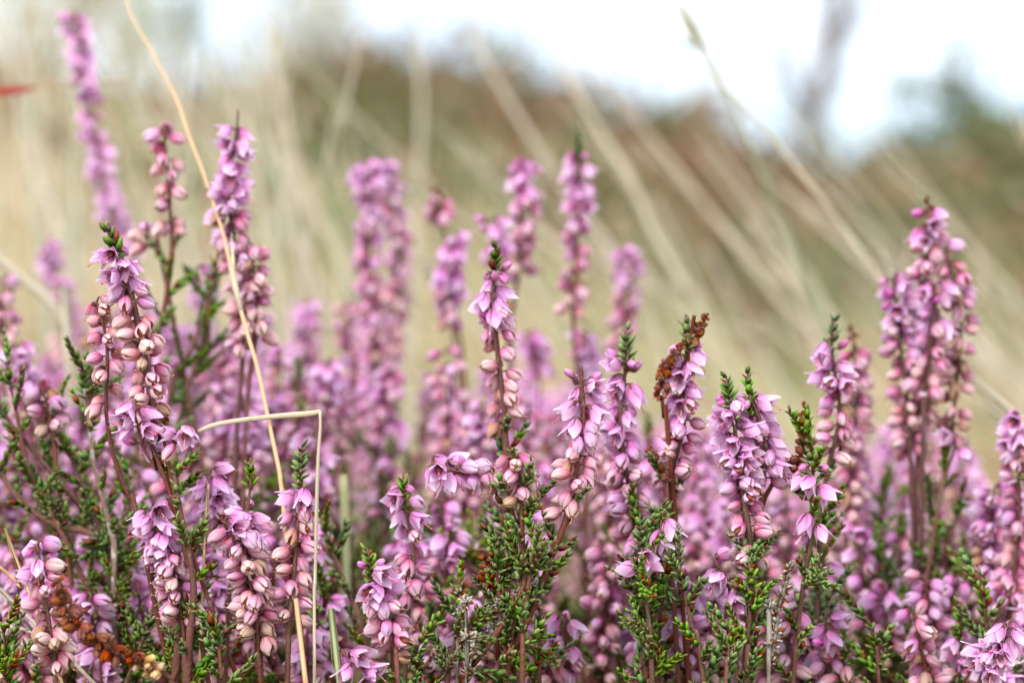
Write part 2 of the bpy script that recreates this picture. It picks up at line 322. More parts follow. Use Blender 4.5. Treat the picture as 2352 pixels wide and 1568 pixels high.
def bare_tip_mb():
    b = MB()
    for k in range(8):
        a = k * 2.4; o = Vector((math.cos(a), math.sin(a), 0)); leaf_mb(b, Vector((0, 0, k*.22*mm)), o*.25 + Vector((0, 0, 1)), Vector((0, 0, 1)).cross(o), 1.5*mm, .8*mm, 'pedicel')
    return b
BARETIP = bare_tip_mb().mesh('tip_bud')

# ---------------------------------------------------------------- a flowering heather spike
def frame_at(path, i, az, rnd, lift=0.0):
    t = (path[max(i-1, 0)] - path[min(i+1, len(path)-1)]).normalized()      # upwards (path runs tip -> base)
    up = (t * .55 + Vector((0, 0, .45))).normalized()
    ref = Vector((0, 1, 0)) - up * up.y; ref.normalize(); b = up.cross(ref)
    o = (ref * math.cos(az) + b * math.sin(az)).normalized(); s = up.cross(o)
    return Matrix(((o.x, s.x, up.x, 0), (o.y, s.y, up.y, 0), (o.z, s.z, up.z, 0), (0, 0, 0, 1)))
def arc(path):
    s = [0.0]
    for a, b in zip(path, path[1:]): s.append(s[-1] + (b - a).length)
    return s
COUNT = dict(flower=0, petal=0, shoot=0, spike=0)
LAND = []       # (vx, short name)
def spike(label, pts, D, Db=None, buds=0, op=(0, 0), cl=(0, 0), stage=0.5, dens=1.0, tip='leafy', hero=False, shoots=(0, 0), sstep=4.0, sr=.55,
          group='flowering heather spikes', root=None, name='heather_spike', cat='heather spike', seed=None, tipscale=1.0, depth_pts=None, fscale=1.0, gap=None, husk=None, stem='stem', shootlen=(0, 6), shy=.5):
    """pts: view points from the tip down; op / cl: stretches of open and of closed bells in view px from the tip; stage 0 lilac .. 1 salmon"""
    rnd = random.Random(seed if seed is not None else int(pts[0][0] * 7 + pts[0][1] * 13))
    if D > .51 and not hero: D = .51 + (D - .51) * 1.18; Db = Db and D
    Db = Db or D; px = W * D / 2352
    n = len(pts); w = [P(x, y, (depth_pts[k] if depth_pts else D + (Db - D) * k / max(1, n - 1))) for k, (x, y) in enumerate(pts)]
    last = w[-1]; d = (w[-1] - w[-2]).normalized()
    g = Vector((last.x + d.x * last.z * .5 + rnd.uniform(-.01, .01), last.y + rnd.uniform(.0, .03), 0.0)) if root is None else Vector(root)
    mid = last.lerp(g, .45) + Vector((d.x * .02, 0, 0))
    path = smooth_path(w + [mid, g], 0.0025 if D < .6 else .005)
    base = path[-1].copy(); T = thing(name, label, cat, base, group); COUNT['spike'] += 1
    loc = [p - base for p in path]; s = arc(loc)
    mb = MB(); tot = s[-1]
    rs = [(sr * (.45 + .55 * min(1, q / .03)) + 0.9 * max(0, (q - .06)) / .2) * mm * (1 + .10*math.sin(q*2100) + rnd.uniform(-.05, .05)) for q in s]
    mb.tube(loc, rs, stem, 7); link('stem', mb.mesh('stem'), T)
    def at(q):
        for i in range(1, len(s)):
            if s[i] >= q:
                f = (q - s[i-1]) / max(1e-9, s[i] - s[i-1]); return loc[i-1].lerp(loc[i], f), i
        return loc[-1], len(s) - 1
    if tip == 'leafy' or tip == 'rusty':
        t = (loc[0] - loc[2]).normalized(); o = t.to_track_quat('Z', 'Y').to_matrix().to_4x4()
        if tip == 'leafy':
            m = rnd.choice(TIPS); o2 = Matrix.Translation(loc[0] - t * 6.5*mm*tipscale) @ o @ Matrix.Rotation(rnd.random()*6, 4, 'Z') @ Matrix.Scale(tipscale, 4); link('leafy_tip', m, T, o2)
            if rnd.random() < .4: link('leafy_tip', rnd.choice(TIPS), T, Matrix.Translation(loc[0] - t*9*mm) @ (t + Vector((rnd.uniform(-.8, .8), -.2, 0))).to_track_quat('Z', 'Y').to_matrix().to_4x4() @ Matrix.Scale(.7, 4))
        else:
            for k in range(7): link('husk', HUSKS[k % 4], T, Matrix.Translation(at(k*1.0*mm)[0]) @ frame_at(loc, 2, k*2.4, rnd) @ Matrix.Scale(.7, 4))
    elif tip == 'bare':
        t = (loc[0] - loc[2]).normalized(); link('tip_bud', BARETIP, T, Matrix.Translation(loc[0] - t*2*mm) @ t.to_track_quat('Z', 'Y').to_matrix().to_4x4())
    # flowers
    az = rnd.random() * 6.28
    def place(q, key, sc):
        nonlocal az
        az += 2.4 + rnd.uniform(-.5, .5)
        if shy and math.cos(az) < -.45 and rnd.random() < shy: az += rnd.choice((1.2, -1.2))
        p, i = at(q); F = rnd.choice(FORMS[key]); fr = frame_at(loc, i, az, rnd)
        mx = Matrix.Translation(p) @ fr @ Matrix.Rotation(rnd.uniform(-.25, .25), 4, 'X') @ Matrix.Rotation(rnd.uniform(-.3, .3), 4, 'Y') @ Matrix.Scale(sc, 4)
        if hero:
            o = link('flower', F['core'], T, mx)
            for me, pmx in F['petals']: link('petal', me, o, pmx); COUNT['petal'] += 1
        else: link('flower', F['full'], T, mx)
        COUNT['flower'] += 1
    if buds:
        q = max(1.5*mm, (op[0] if op[1] else cl[0]) * px - buds * .5*mm)
        for k in range(buds): place(q, 'bud', rnd.uniform(.8, 1.05) * fscale); q += .7*mm
    def run(a, b, keyfn, dn):
        q = a * px
        while q < b * px:
            if not (gap and gap[0]*px < q < gap[1]*px) and rnd.random() > .06:
                f = (q / px - a) / max(1, b - a); place(q, keyfn(f), rnd.uniform(.82, 1.12) * fscale)
            q += rnd.uniform(.75, 1.25) * .82*mm / dn
    if op[1] > op[0]: run(op[0], op[1], lambda f: 'open' if rnd.random() < .82 else rnd.choice(['closed_lilac', 'bud']), dens * .9)
    def ck(f):
        x = stage + .55 * (f - .5) + rnd.uniform(-.3, .3)
        return 'withered' if (x > .45 and rnd.random() < .09) else 'open' if x < -.12 else ('closed_lilac' if x < .25 else ('closed_pink' if x < .66 else 'closed_salmon'))
    if cl[1] > cl[0]: run(cl[0], cl[1], ck, dens)
    if husk:
        q = husk[0] * px
        while q < husk[1] * px:
            p, i = at(q); az += 2.4; hs_ = 1.2 if len(husk) > 2 else .92; link('husk', rnd.choice(HUSKS if len(husk) < 3 or q < husk[2]*px else HUSKS_PALE), T, Matrix.Translation(p) @ frame_at(loc, i, az + rnd.uniform(-.4, .4), rnd) @ Matrix.Scale(hs_ * rnd.uniform(.6, 1.2) * (.55 + .45*min(1, q/(5*mm))), 4)); q += rnd.uniform(.28, .5)*mm*hs_
    # leafy shoots
    if shoots[1] > shoots[0]:
        q = shoots[0] * px
        while q < min(shoots[1] * px, tot - .02):
            p, i = at(q); az += 1.9 + rnd.uniform(-.6, .6); fr = frame_at(loc, i, az, rnd)
            el = rad(rnd.uniform(28, 55)); d3 = (fr.to_3x3() @ Vector((math.sin(el), 0, math.cos(el))))
            m = SHOOTS[rnd.randint(*shootlen)] if rnd.random() < .9 else rnd.choice(SPRAYS)
            link('leafy_shoot' if m in SHOOTS else 'leafy_tuft', m, T, Matrix.Translation(p) @ d3.to_track_quat('Z', 'Y').to_matrix().to_4x4() @ Matrix.Rotation(rnd.random()*6, 4, 'Z') @ Matrix.Scale(rnd.uniform(.8, 1.15), 4))
            COUNT['shoot'] += 1; q += rnd.uniform(.6, 1.4) * sstep * mm
    return T

# ================================================================ THE SETTING
def lerp_tab(tab, x):
    if x <= tab[0][0]: return tab[0][1]
    for (a, ya), (b, yb) in zip(tab, tab[1:]):
        if x <= b: return ya + (yb - ya) * (x - a) / (b - a)
    return tab[-1][1]
RIDGE = [(-900, 320), (0, 300), (420, 350), (560, 330), (700, 300), (850, 255), (1000, 265), (1200, 310), (1330, 335), (1500, 350), (1650, 440), (1800, 505), (2000, 510), (2200, 450), (2400, 410), (3200, 430)]
RY = 8.5
def ridge_z(x): return CZ + (784 - lerp_tab(RIDGE, 1176 + x / (W * RY) * 2352)) / 2352 * W * RY
def ground_z(x, y):
    t = min(1, max(0, (y - 1.1) / (RY - 1.1))); h = ridge_z(x * (RY / max(y, 3)) if y < RY else x) * (t ** 1.25)
    if y > RY: h = ridge_z(x) * max(0.35, 1 - (y - RY) * .03)
    if y > 30: h *= max(.1, 1 - (y - 30) * .02)
    if y < 0.2: h = 0
    h += .05 * noise.noise(Vector((x*.8, y*.8, 0))) * min(1, max(0, (y-1.2)))
    return h + .006 * noise.noise(Vector((x*9, y*9, 3)))
def ground():
    ys = [-40, -15, -5, -2, -1, -.5, -.2] + [k*.1 for k in range(0, 12)] + [1.2 + k*.22 for k in range(0, 45)] + [11.5, 13, 15, 18, 22, 27, 33, 45, 70, 120, 200]
    xs = [-200, -90, -40, -20, -12] + [-8 + k*.25 for k in range(65)] + [12, 20, 40, 90, 200]
    v = [(x, y, ground_z(x, y)) for y in ys for x in xs]; n = len(xs)
    f = [(j*n+i, j*n+i+1, (j+1)*n+i+1, (j+1)*n+i) for j in range(len(ys)-1) for i in range(n-1)]
    me = bpy.data.meshes.new('ground'); me.from_pydata(v, [], f); me.polygons.foreach_set('use_smooth', [True]*len(f))
    m = bpy.data.materials.new('moor_ground'); m.use_nodes = True; nt = m.node_tree; pb = nt.nodes['Principled BSDF']; pb.inputs['Roughness'].default_value = .95; pb.inputs['Specular IOR Level'].default_value = .1
    tc = nt.nodes.new('ShaderNodeTexCoord'); nz = nt.nodes.new('ShaderNodeTexNoise'); nz.inputs['Scale'].default_value = 2.6; nz.inputs['Detail'].default_value = 6
    r = ramp(nt, [(.28, (.10, .13, .04)), (.42, (.22, .21, .09)), (.52, (.36, .27, .15)), (.62, (.26, .14, .08)), (.75, (.44, .37, .22))])
    nt.links.new(tc.outputs['Object'], nz.inputs['Vector']); nt.links.new(nz.outputs[0], r.inputs[0])
    n2 = nt.nodes.new('ShaderNodeTexNoise'); n2.inputs['Scale'].default_value = 140; n2.inputs['Detail'].default_value = 5; nt.links.new(tc.outputs['Object'], n2.inputs['Vector'])
    hv = nt.nodes.new('ShaderNodeHueSaturation'); mr = nt.nodes.new('ShaderNodeMapRange'); mr.inputs['To Min'].default_value = .45; mr.inputs['To Max'].default_value = 1.4
    nt.links.new(n2.outputs[0], mr.inputs[0]); nt.links.new(mr.outputs[0], hv.inputs['Value']); nt.links.new(r.outputs[0], hv.inputs['Color']); nt.links.new(hv.outputs[0], pb.inputs['Base Color'])
    bp = nt.nodes.new('ShaderNodeBump'); bp.inputs['Distance'].default_value = .01; nt.links.new(n2.outputs[0], bp.inputs['Height']); nt.links.new(bp.outputs[0], pb.inputs['Normal'])
    me.materials.append(m); kind(link('ground', me), 'structure')
ground()

# --- grass that nobody could count
def tone_mat(name, stops, transl=.25):
    return material(name, stops, attr='tone', var=(0, 0, 0), transl=transl, rough=.6, nscale=40)
M['heath'] = tone_mat('heath_tones', [(0, (.04, .07, .02)), (.3, (.10, .14, .04)), (.5, (.22, .21, .09)), (.68, (.20, .085, .045)), (.85, (.36, .20, .12)), (1, (.55, .45, .30))], .3)
M['grass'] = tone_mat('grass_tones', [(0, (.13, .17, .05)), (.22, (.26, .29, .11)), (.42, (.44, .42, .22)), (.62, (.60, .51, .33)), (.82, (.72, .62, .44)), (.93, (.50, .32, .19)), (1, (.36, .16, .09))], .3)
M['foliage'] = tone_mat('foliage_tones', [(0, (.09, .14, .04)), (.3, (.20, .24, .09)), (.55, (.36, .33, .17)), (.75, (.40, .25, .15)), (1, (.56, .44, .30))], .3)
M['paleleaf'] = tone_mat('pale_leaf_tones', [(0, (.24, .28, .12)), (.5, (.44, .45, .26)), (1, (.66, .58, .44))], .45)
M['bark'] = material('bark_grey', [(0, (.12, .09, .07)), (1, (.16, .12, .10))], var=(0, 0, .1), nscale=30, bump=.5)
M['darktwig'] = material('bark_dark', [(0, (.05, .045, .05)), (1, (.07, .065, .07))], var=(0, 0, .1), nscale=30)
class Blades:
    def __init__(s): s.v = []; s.f = []; s.t = []
    def blade(s, base, tip, bow, w, tone, n=4):
        d = tip - base; side = Vector((d.z, 0, -d.x)); side = side.normalized() if side.length > 1e-6 else Vector((1, 0, 0)); a = R.uniform(-1.0, 1.0); side = (side * math.cos(a) + Vector((0, 1, 0)) * math.sin(a)); o = len(s.v)
        for k in range(n + 1):
            t = k / n; p = base + d * t + bow * (4*t*(1-t)) ; ww = w * (1 - t ** 2.2) * .5 + .0002
            s.v += [tuple(p - side*ww), tuple(p + side*ww)]; s.t += [tone, tone]
        s.f += [(o+2*k, o+2*k+1, o+2*k+3, o+2*k+2) for k in range(n)]
    def leaf(s, p, d, ln, w, tone):
        q = d.orthogonal().normalized(); a = R.random()*6.28; q = q*math.cos(a) + d.cross(q)*math.sin(a); o = len(s.v); n = d.cross(q) * ln * .12
        s.v += [tuple(p), tuple(p + d*ln*.5 + q*w*.5 + n), tuple(p + d*ln), tuple(p + d*ln*.5 - q*w*.5 + n)]; s.t += [tone]*4; s.f.append((o, o+1, o+2, o+3))
    def mesh(s, name, mat):
        me = bpy.data.meshes.new(name); me.from_pydata(s.v, [], s.f); me.materials.append(M[mat])
        a = me.attributes.new('tone', 'FLOAT', 'POINT'); a.data.foreach_set('value', s.t); me.polygons.foreach_set('use_smooth', [True]*len(s.f)); return me
def tone_at(x, y, k=0):
    f_ = 9 / max(1, y); a = noise.noise(Vector((x*f_*.55 + 5, y*.9, k))) * .85 + noise.noise(Vector((x*f_*1.6, y*2.2, k+4))) * .6
    return min(1, max(0, (.56 if x/max(y, .5) < .02 else .33) + a + R.uniform(-.14, .14)))
def meadow():
    b = Blades()
    for k in range(17000):                               # bank, 2 - 9.5 m
        y = 1.9 + 8.0 * R.random() ** .8; x = R.uniform(-.5, .5) * (W * y * 1.5 + .8)
        vx = 1176 + x/(W*y)*2352; lean = lerp_tab([(-400, .0), (700, -.12), (1300, -.45), (2400, -.75)], vx)
        h = R.uniform(.06, .17) * (1 + .4*noise.noise(Vector((x*2, y, 9)))); z = ground_z(x, y)
        if R.random() < .06: h *= 1.8
        base = Vector((x, y, z)); tip = base + Vector((lean*h + R.gauss(0, .12)*h, R.gauss(0, .15)*h, h))
        b.blade(base, tip, Vector((-lean*.08*h, 0, .01)), R.uniform(.003, .008) * (1 + y*.15), tone_at(x, y), 3)
    kind(link('grass', b.mesh('bank_grass', 'grass')), 'stuff')
    b = Blades()
    for t in range(400):                                 # dwarf shrubs and dead bracken in patches on the bank
        cy = 2.6 + 6.2 * R.random(); vx = R.uniform(-150, 2500); cx = (vx - 1176)/2352*W*cy; sz = R.uniform(.05, .13) * (.5 + cy*.14)
        tone = R.choice([.0, .05, .12, .25, .62, .68, .74, .9] if vx > 700 else [.2, .35, .5, .8, .95, .98]); cz = ground_z(cx, cy)
        for q in range(130):
            p = Vector((cx + R.gauss(0, sz), cy + R.gauss(0, sz), cz + abs(R.gauss(0, sz*.65))))
            b.leaf(p, Vector((R.gauss(0, 1), R.gauss(0, 1), R.gauss(.4, 1))).normalized(), .022*cy**.5, .013*cy**.5, min(1, max(0, tone + R.gauss(0, .07))))
    kind(link('heath', b.mesh('bank_heath', 'heath')), 'stuff')
    b = Blades()
    for t in range(135):                                 # dead grass tussocks, 0.95 - 2.6 m
        ty = R.uniform(.98, 2.7); tx = R.uniform(-.5, .5) * (W*ty*1.3 + .15); vx = 1176 + tx/(W*ty)*2352
        lean = lerp_tab([(-400, -.02), (700, -.14), (1300, -.6), (2400, -1.0)], vx) + R.gauss(0, .24)
        topv = lerp_tab([(-300, -60), (380, 30), (430, 340), (560, 320), (640, 20), (800, 120), (1100, 230), (1500, 380), (1900, 520), (2400, 480)], vx + lean*250) + abs(R.gauss(0, 170))
        z = ground_z(tx, ty); H = CZ + (784 - topv)/2352*W*ty - z; tone = min(.9, max(.05, R.gauss(.70 if vx < 900 else .60, .24)))
        if R.random() < .30: tone = R.uniform(.08, .3); H *= .72
        if H < .05: continue
        for q in range(int(R.uniform(9, 20))):
            h = H * R.uniform(.55, 1.0); y = ty + R.gauss(0, .02); x = tx + R.gauss(0, .012*ty)
            base = Vector((x, y, z)); tip = base + Vector((lean*h + R.gauss(0, .05)*h, R.gauss(0, .10)*h, h))
            b.blade(base, tip, Vector((-lean*.08*h, 0, .01)), R.uniform(.0016, .0042), min(1, max(0, tone + R.uniform(-.08, .08))), 5)
    kind(link('grass', b.mesh('near_grass', 'grass')), 'stuff')
    b = Blades()
    for k in range(9000):                                # moss and litter under the heather
        y = R.uniform(.25, 1.4); x = R.uniform(-.6, .6)
        p = Vector((x, y, ground_z(x, y))); b.blade(p, p + Vector((R.gauss(0, .012), R.gauss(0, .012), R.uniform(.01, .05))), Vector((0, 0, 0)), .002, R.uniform(0, .35), 2)
    for k in range(9000):                                # taller dark shoots and twigs that close the depth of the clumps
        y = R.uniform(.52, 1.25); x = R.uniform(-.55, .55) * y; zt = R.uniform(.05, .205) + (y - .52)*.06
        p = Vector((x, y, zt - .05)); b.blade(p, p + Vector((R.gauss(0, .012), R.gauss(0, .01), .05)), Vector((0, 0, 0)), R.uniform(.0015, .0035), R.choice([0, .03, .08, .12, .2, 1.0, .97]), 2)
    kind(link('undergrowth', b.mesh('undergrowth', 'grass')), 'stuff')
meadow()

# --- shrubs on the bank and trees behind it
def shrub(label, vx, Y, wv, hv, tone, lean=0, n=900, leaf=.035, name='heath_bush', cat='bush', sunk=.0, mat='foliage', group='bushes on the bank'):
    c = P(vx, 784, Y); x0 = c.x; z0 = ground_z(x0, Y) - sunk; wd = wv/2352*W*Y; h = hv/2352*W*Y
    T = thing(name, label, cat, (x0, Y, z0), group); b = Blades(); tw = MB()
    for k in range(9):
        a = R.uniform(-1, 1); tip = Vector((a*wd*.45 + lean*h, R.uniform(-.3, .3)*wd, h*R.uniform(.6, .98)*(1 - .3*a*a)))
        pts = [Vector((a*wd*.08, 0, 0)), tip*.4 + Vector((0, 0, h*.12)), tip]; tw.tube(pts, [.02*h + .004, .01*h + .003, .003], 'bark', 4)
    for k in range(n):
        a = R.gauss(0, .42); zz = R.random() ** .7; top = max(.15, 1 - .55*a*a + .35*noise.noise(Vector((a*3 + vx, zz*2, Y)))); p = Vector((a*wd*.5 + lean*h*zz, R.gauss(0, .2)*wd, zz*h*top))
        t = min(1, max(0, tone + .35*noise.noise(p*(6/max(h, .3)) + Vector((vx, 0, 0))) + R.uniform(-.15, .15)))
        b.leaf(p, Vector((R.gauss(0, 1), R.gauss(0, 1), R.gauss(.5, 1))).normalized(), leaf*R.uniform(.6, 1.5), leaf*.6, t)
    link('branches', tw.mesh('branches'), T); link('foliage', b.mesh('foliage', mat), T)
for a in [
 ('rounded olive bush at the highest point of the grassy bank', 850, 8.3, 420, 120, .62),
 ('russet bush on the slope beside the olive hilltop bush', 1010, 7.9, 300, 110, .80),
 ('dull green bush where the bank starts to dip from its crest', 1160, 8.2, 260, 120, .45),
 ('brown heath bush below the widest patch of white sky', 1290, 7.6, 240, 130, .74),
 ('pale green tussock bush under the crossing straw stalks', 1510, 8.0, 200, 130, .5),
 ('reddish brown bush standing up against blue-white sky', 1610, 7.4, 150, 230, .80),
 ('yellow green bush in the dip below the pale blue sky', 1740, 7.8, 200, 90, .42),
 ('low ochre bush at the foot of the bare forked tree', 1860, 8.3, 170, 90, .55),
 ('dark russet heath clump in the hollow under the thin saplings', 2080, 7.6, 330, 190, .80),
 ('dark green bush at the edge of the picture below the saplings', 2270, 7.8, 260, 230, .2),
 ('green bush closing the sky gap at the foot of the pale tall grass', 500, 8.0, 220, 130, .22),
 ('tan and green bush behind the blurred lilac spike', 250, 7.6, 420, 140, .55),
 ('hazy tan bush behind the small red leaf', 20, 7.9, 320, 190, .8),
 ('dark green bush halfway up the slope beside the tall grass', 810, 4.6, 170, 130, .12),
 ('green bush on the slope behind the orange-tipped spike', 1040, 4.2, 170, 120, .18),
 ('brown bush on the slope behind the dried rust spike', 1440, 4.0, 190, 130, .7),
 ('olive bush on the slope above the green-tipped clump', 1800, 4.4, 260, 150, .32),
 ('dark brown bush low on the slope beside the tallest spike of the far clump', 2290, 3.6, 240, 170, .62),
 ('russet bush on the slope between two leaning straw stalks', 1980, 5.2, 240, 130, .75)]:
    shrub(*a)
def tree(label, limbs, Y, name='bare_tree', bark='bark', crown=None, tn=.5, group='trees behind the bank', leaf=.05, mat='paleleaf'):
    """limbs: [(points in view, start width px, end width px)]"""
    c = P(*limbs[0][0][0], Y); z0 = ground_z(c.x, Y) - .05; base = Vector((c.x, Y, z0)); T = thing(name, label, 'tree', base, group); px = W*Y/2352
    tw = MB(); br = MB(); tips = []
    for k, (pts, w0, w1) in enumerate(limbs):
        q = [P(x, y, Y) + Vector((0, .25*Y*.04*math.sin(k*2 + j*.6)*(j > 0), 0)) - base for j, (x, y) in enumerate(pts)]
        if k == 0: q = [Vector((q[0].x, 0, 0))] + q
        sp = smooth_path(q, .15); n = len(sp); (tw if k == 0 else br).tube(sp, [(w0 + (w1-w0)*j/(n-1))*px*.5 for j in range(n)], bark, 7); tips.append(sp)
        for j in range(n//3, n):                          # twigs
            for q2 in range(4 if bark == 'bark' else 2):
                d = Vector((R.uniform(-1, 1), R.uniform(-.6, .6), R.uniform(.3, 1.2))).normalized(); ln = R.uniform(15, 75)*px
                br.tube([sp[j], sp[j] + d*ln*.5, sp[j] + d*ln + Vector((0, 0, ln*.2))], [max(4, w1*.35)*px*.5, w1*px*.2, w1*px*.06], bark, 4)
    if len(limbs) == 1: tw.merge(br, Matrix.Identity(4)); br = MB()
    link('trunk', tw.mesh('trunk'), T); link('limbs', br.mesh('limbs'), T) if br.v else None
    if crown:
        b = Blades()
        for (x, y, rx, ry, n) in crown:
            for k in range(n):
                p = P(x + R.gauss(0, rx*.5), y + R.gauss(0, ry*.5), Y) - base + Vector((0, R.gauss(0, rx*px*.4), 0))
                b.leaf(p, Vector((R.gauss(0, 1), R.gauss(0, 1), R.gauss(0, 1))).normalized(), leaf*R.uniform(.6, 1.4), leaf*.6, min(1, max(0, tn + R.uniform(-.35, .35))))
        link('crown', b.mesh('crown', mat), T)
tree('bare forked tree with grey brown trunk against the pale blue sky',
     [([(1862, 420), (1866, 300), (1890, 200), (1916, 90), (1936, -20), (1950, -140)], 58, 32), ([(1868, 300), (1832, 200), (1806, 90), (1780, -40)], 26, 12), ([(1896, 180), (1880, 60), (1850, -60)], 14, 8), ([(1840, 220), (1790, 130), (1740, 60)], 12, 6), ([(1900, 150), (1960, 90), (2000, 40)], 12, 6), ([(1864, 330), (1800, 250), (1770, 190)], 10, 5), ([(1872, 270), (1930, 210), (1960, 170)], 10, 5),
      ([(1915, 95), (1985, 10), (2030, -70)], 12, 6)], 12.0, tn=.6)
tree('thin dark sapling with sparse leaves near the edge of the bank',
     [([(2235, 420), (2215, 280), (2205, 160), (2190, 40)], 22, 9), ([(2215, 290), (2260, 200), (2290, 120)], 6, 3), ([(2210, 240), (2170, 190)], 5, 3), ([(2225, 380), (2150, 300), (2120, 230)], 8, 4), ([(2230, 400), (2300, 320), (2330, 220)], 9, 4), ([(2226, 350), (2240, 260), (2250, 140)], 8, 4)], 10.0, name='sapling', bark='darktwig', mat='foliage', tn=.05, leaf=.05,
     crown=[(2175, 205, 34, 34, 130), (2215, 260, 60, 80, 120), (2240, 340, 90, 60, 170), (2205, 110, 30, 50, 30)])
tree('slender dark sapling carrying one small dark leaf clump over the hollow',
     [([(2120, 440), (2095, 330), (2082, 200), (2070, 110)], 6, 3), ([(2098, 330), (2020, 300)], 6, 3), ([(2110, 400), (2040, 330), (2010, 230)], 7, 3), ([(2100, 350), (2140, 260)], 6, 3)], 10.4, name='sapling', bark='darktwig', mat='foliage', tn=.05, leaf=.05,
     crown=[(2082, 203, 24, 18, 150), (2100, 340, 70, 50, 160)])
tree('hazy birch reaching the top edge above the lilac spike, its leaves thin and pale',
     [([(120, 420), (125, 240), (140, 80), (150, -120)], 14, 8), ([(130, 200), (60, 60), (20, -60)], 8, 4), ([(135, 120), (220, 20), (260, -80)], 8, 4)], 14.0, name='birch_tree', tn=.75, leaf=.07,
     crown=[(60, 40, 220, 120, 500), (230, 10, 140, 90, 260), (60, 190, 200, 100, 360), (310, 120, 120, 90, 160), (120, -120, 300, 120, 400)])
tree('dark stemmed young birch between the orange stalk and the white sky gap',
     [([(425, 400), (422, 240), (424, 100), (430, -60)], 16, 8), ([(423, 160), (450, 60), (470, -20)], 8, 4)], 11.0, name='birch_tree', tn=.2, leaf=.06,
     crown=[(420, 60, 30, 80, 90), (330, 60, 80, 90, 100), (400, -80, 90, 50, 80)])
tree('pale leafy tree standing beyond the hilltop bush and touching the top edge',
     [([(720, 400), (722, 200), (740, 60), (760, -80)], 16, 8), ([(725, 180), (660, 60), (640, -20)], 8, 4), ([(735, 100), (820, 10)], 8, 4)], 14.5, name='birch_tree', tn=.85, leaf=.07,
     crown=[(730, 20, 100, 70, 170), (640, 120, 80, 110, 110), (760, 110, 130, 70, 170), (700, -90, 200, 60, 120)])
tree('small hazy green tree peeping over the bank above the crossing stalks',
     [([(1130, 400), (1120, 240), (1110, 100)], 12, 6)], 13.0, name='birch_tree', tn=.45, leaf=.05, crown=[(1110, 90, 60, 50, 60), (1180, 150, 60, 40, 70)])

# ================================================================ GRASS STALKS ONE CAN TELL APART
def stalk(label, pts, D, w0, w1, mat, name='grass_stalk', cat='grass stalk', flat=.5, group='grass stalks among the heather', Dt=None, rooted=True, seedhead=False, nodes=()):
    """pts from the top down; widths in view px at D"""
    n = len(pts); Ds = [ (Dt if Dt else D) + (D - (Dt if Dt else D)) * k/(n-1) for k in range(n)]
    w = [P(x, y, d) for (x, y), d in zip(pts, Ds)]
    if rooted:
        d = (w[-1] - w[-2]).normalized(); l = w[-1]; t = min(.5, l.z*.6) * (d.x / max(.3, -d.z)); w = w + [Vector((l.x + t, l.y + .01, max(ground_z(l.x + t, l.y + .01), 0) - .002))]
    path = smooth_path(w, .006); base = path[-1].copy(); px = W*D/2352; T = thing(name, label, cat, base, group)
    loc = [p - base for p in path]; m = len(loc); b = MB()
    if len(pts) > 5: loc = [p + Vector((noise.noise(p*60), noise.noise(p*60 + Vector((9, 0, 0))), noise.noise(p*60 + Vector((0, 9, 0))))) * .0007 for p in loc]
    for nd in nodes:
        kk = int(nd*m); b.tube([loc[kk-1], loc[kk], loc[kk+1]], [w1*px*.42, w1*px*.56, w1*px*.42], 'straw', 8, flat=flat)
        o = MB(); d0 = (loc[kk-3] - loc[kk]).normalized(); o.tube([loc[kk], loc[kk] + d0*.006 + Vector((.0008, 0, 0)), loc[kk] + d0*.014 + Vector((.0022, -.0005, 0))], [w1*px*.4, w1*px*.3, w1*px*.04], 'straw', 6, flat=.4); link('leaf_sheath', o.mesh('leaf_sheath'), T)
    b.tube(loc, [(w0 + (w1-w0)*(k/(m-1))**.5)*px*.5*(1 + .09*math.sin(k*.9) + .12*noise.noise(loc[k]*200)) for k in range(m)], mat, 8, 1, 0, flat=flat)
    link('culm', b.mesh('culm'), T)
    if seedhead:
        for k in range(seedhead):
            q = loc[min(m-1, 2 + k*2)]; o = MB(); d = Vector((R.uniform(-.5, .5), R.uniform(-.3, .3), 1)).normalized(); o.tube([q, q + d*4*px, q + d*16*px], [w0*px*.3, w0*px*.7, w0*px*.1], mat, 5); link('spikelet', o.mesh('spikelet'), T)
    return T
stalk('long orange straw stalk crossing the clumps from the top edge to the bottom', [(282, -60), (300, 30), (345, 110), (392, 200), (428, 290), (480, 440), (530, 600), (572, 770), (604, 900), (640, 1080), (668, 1300), (692, 1480), (702, 1600)], .441, 5, 15, 'orange', Dt=.55, flat=.8, nodes=(.22, .47, .70))
T = stalk('pale dry grass blade snapped over at a right angle', [(452, 986), (480, 975), (530, 966), (590, 961), (650, 957), (700, 954), (727, 950), (731, 950), (733, 953), (733, 958), (734, 985), (730, 1050), (727, 1200), (724, 1400), (722, 1600)], .447, 8, 21, 'straw', flat=.5, Dt=.452)
stalk('wide pale straw blade leaning in beside the blurred lilac clump', [(-60, 560), (0, 600), (70, 655), (130, 710), (150, 770), (158, 860)], .60, 22, 26, 'straw', cat='grass blade')
stalk('green blade end standing up beside the foot of the snapped straw', [(766, 1490), (772, 1530), (784, 1600)], .447, 12, 26, 'bluegreen', cat='grass blade', flat=.3)
stalk('out of focus blue green blade in the dark gap between clumps', [(788, 1090), (792, 1180), (796, 1290), (798, 1400), (800, 1560)], .525, 18, 24, 'bluegreen', cat='grass blade', flat=.3)
stalk('short pale twig-like straw inside the purple clump by the orange stalk', [(478, 1110), (476, 1180), (472, 1260), (466, 1340)], .455, 6, 9, 'orange')
stalk('thin yellow stalk entering low beside the rust-coloured spike', [(-40, 1275), (10, 1310), (50, 1350), (90, 1420)], .46, 7, 9, 'orange')
stalk('thin yellow green stalk lying near the bottom corner', [(-60, 1432), (20, 1438), (80, 1452), (140, 1490)], .47, 7, 9, 'straw')
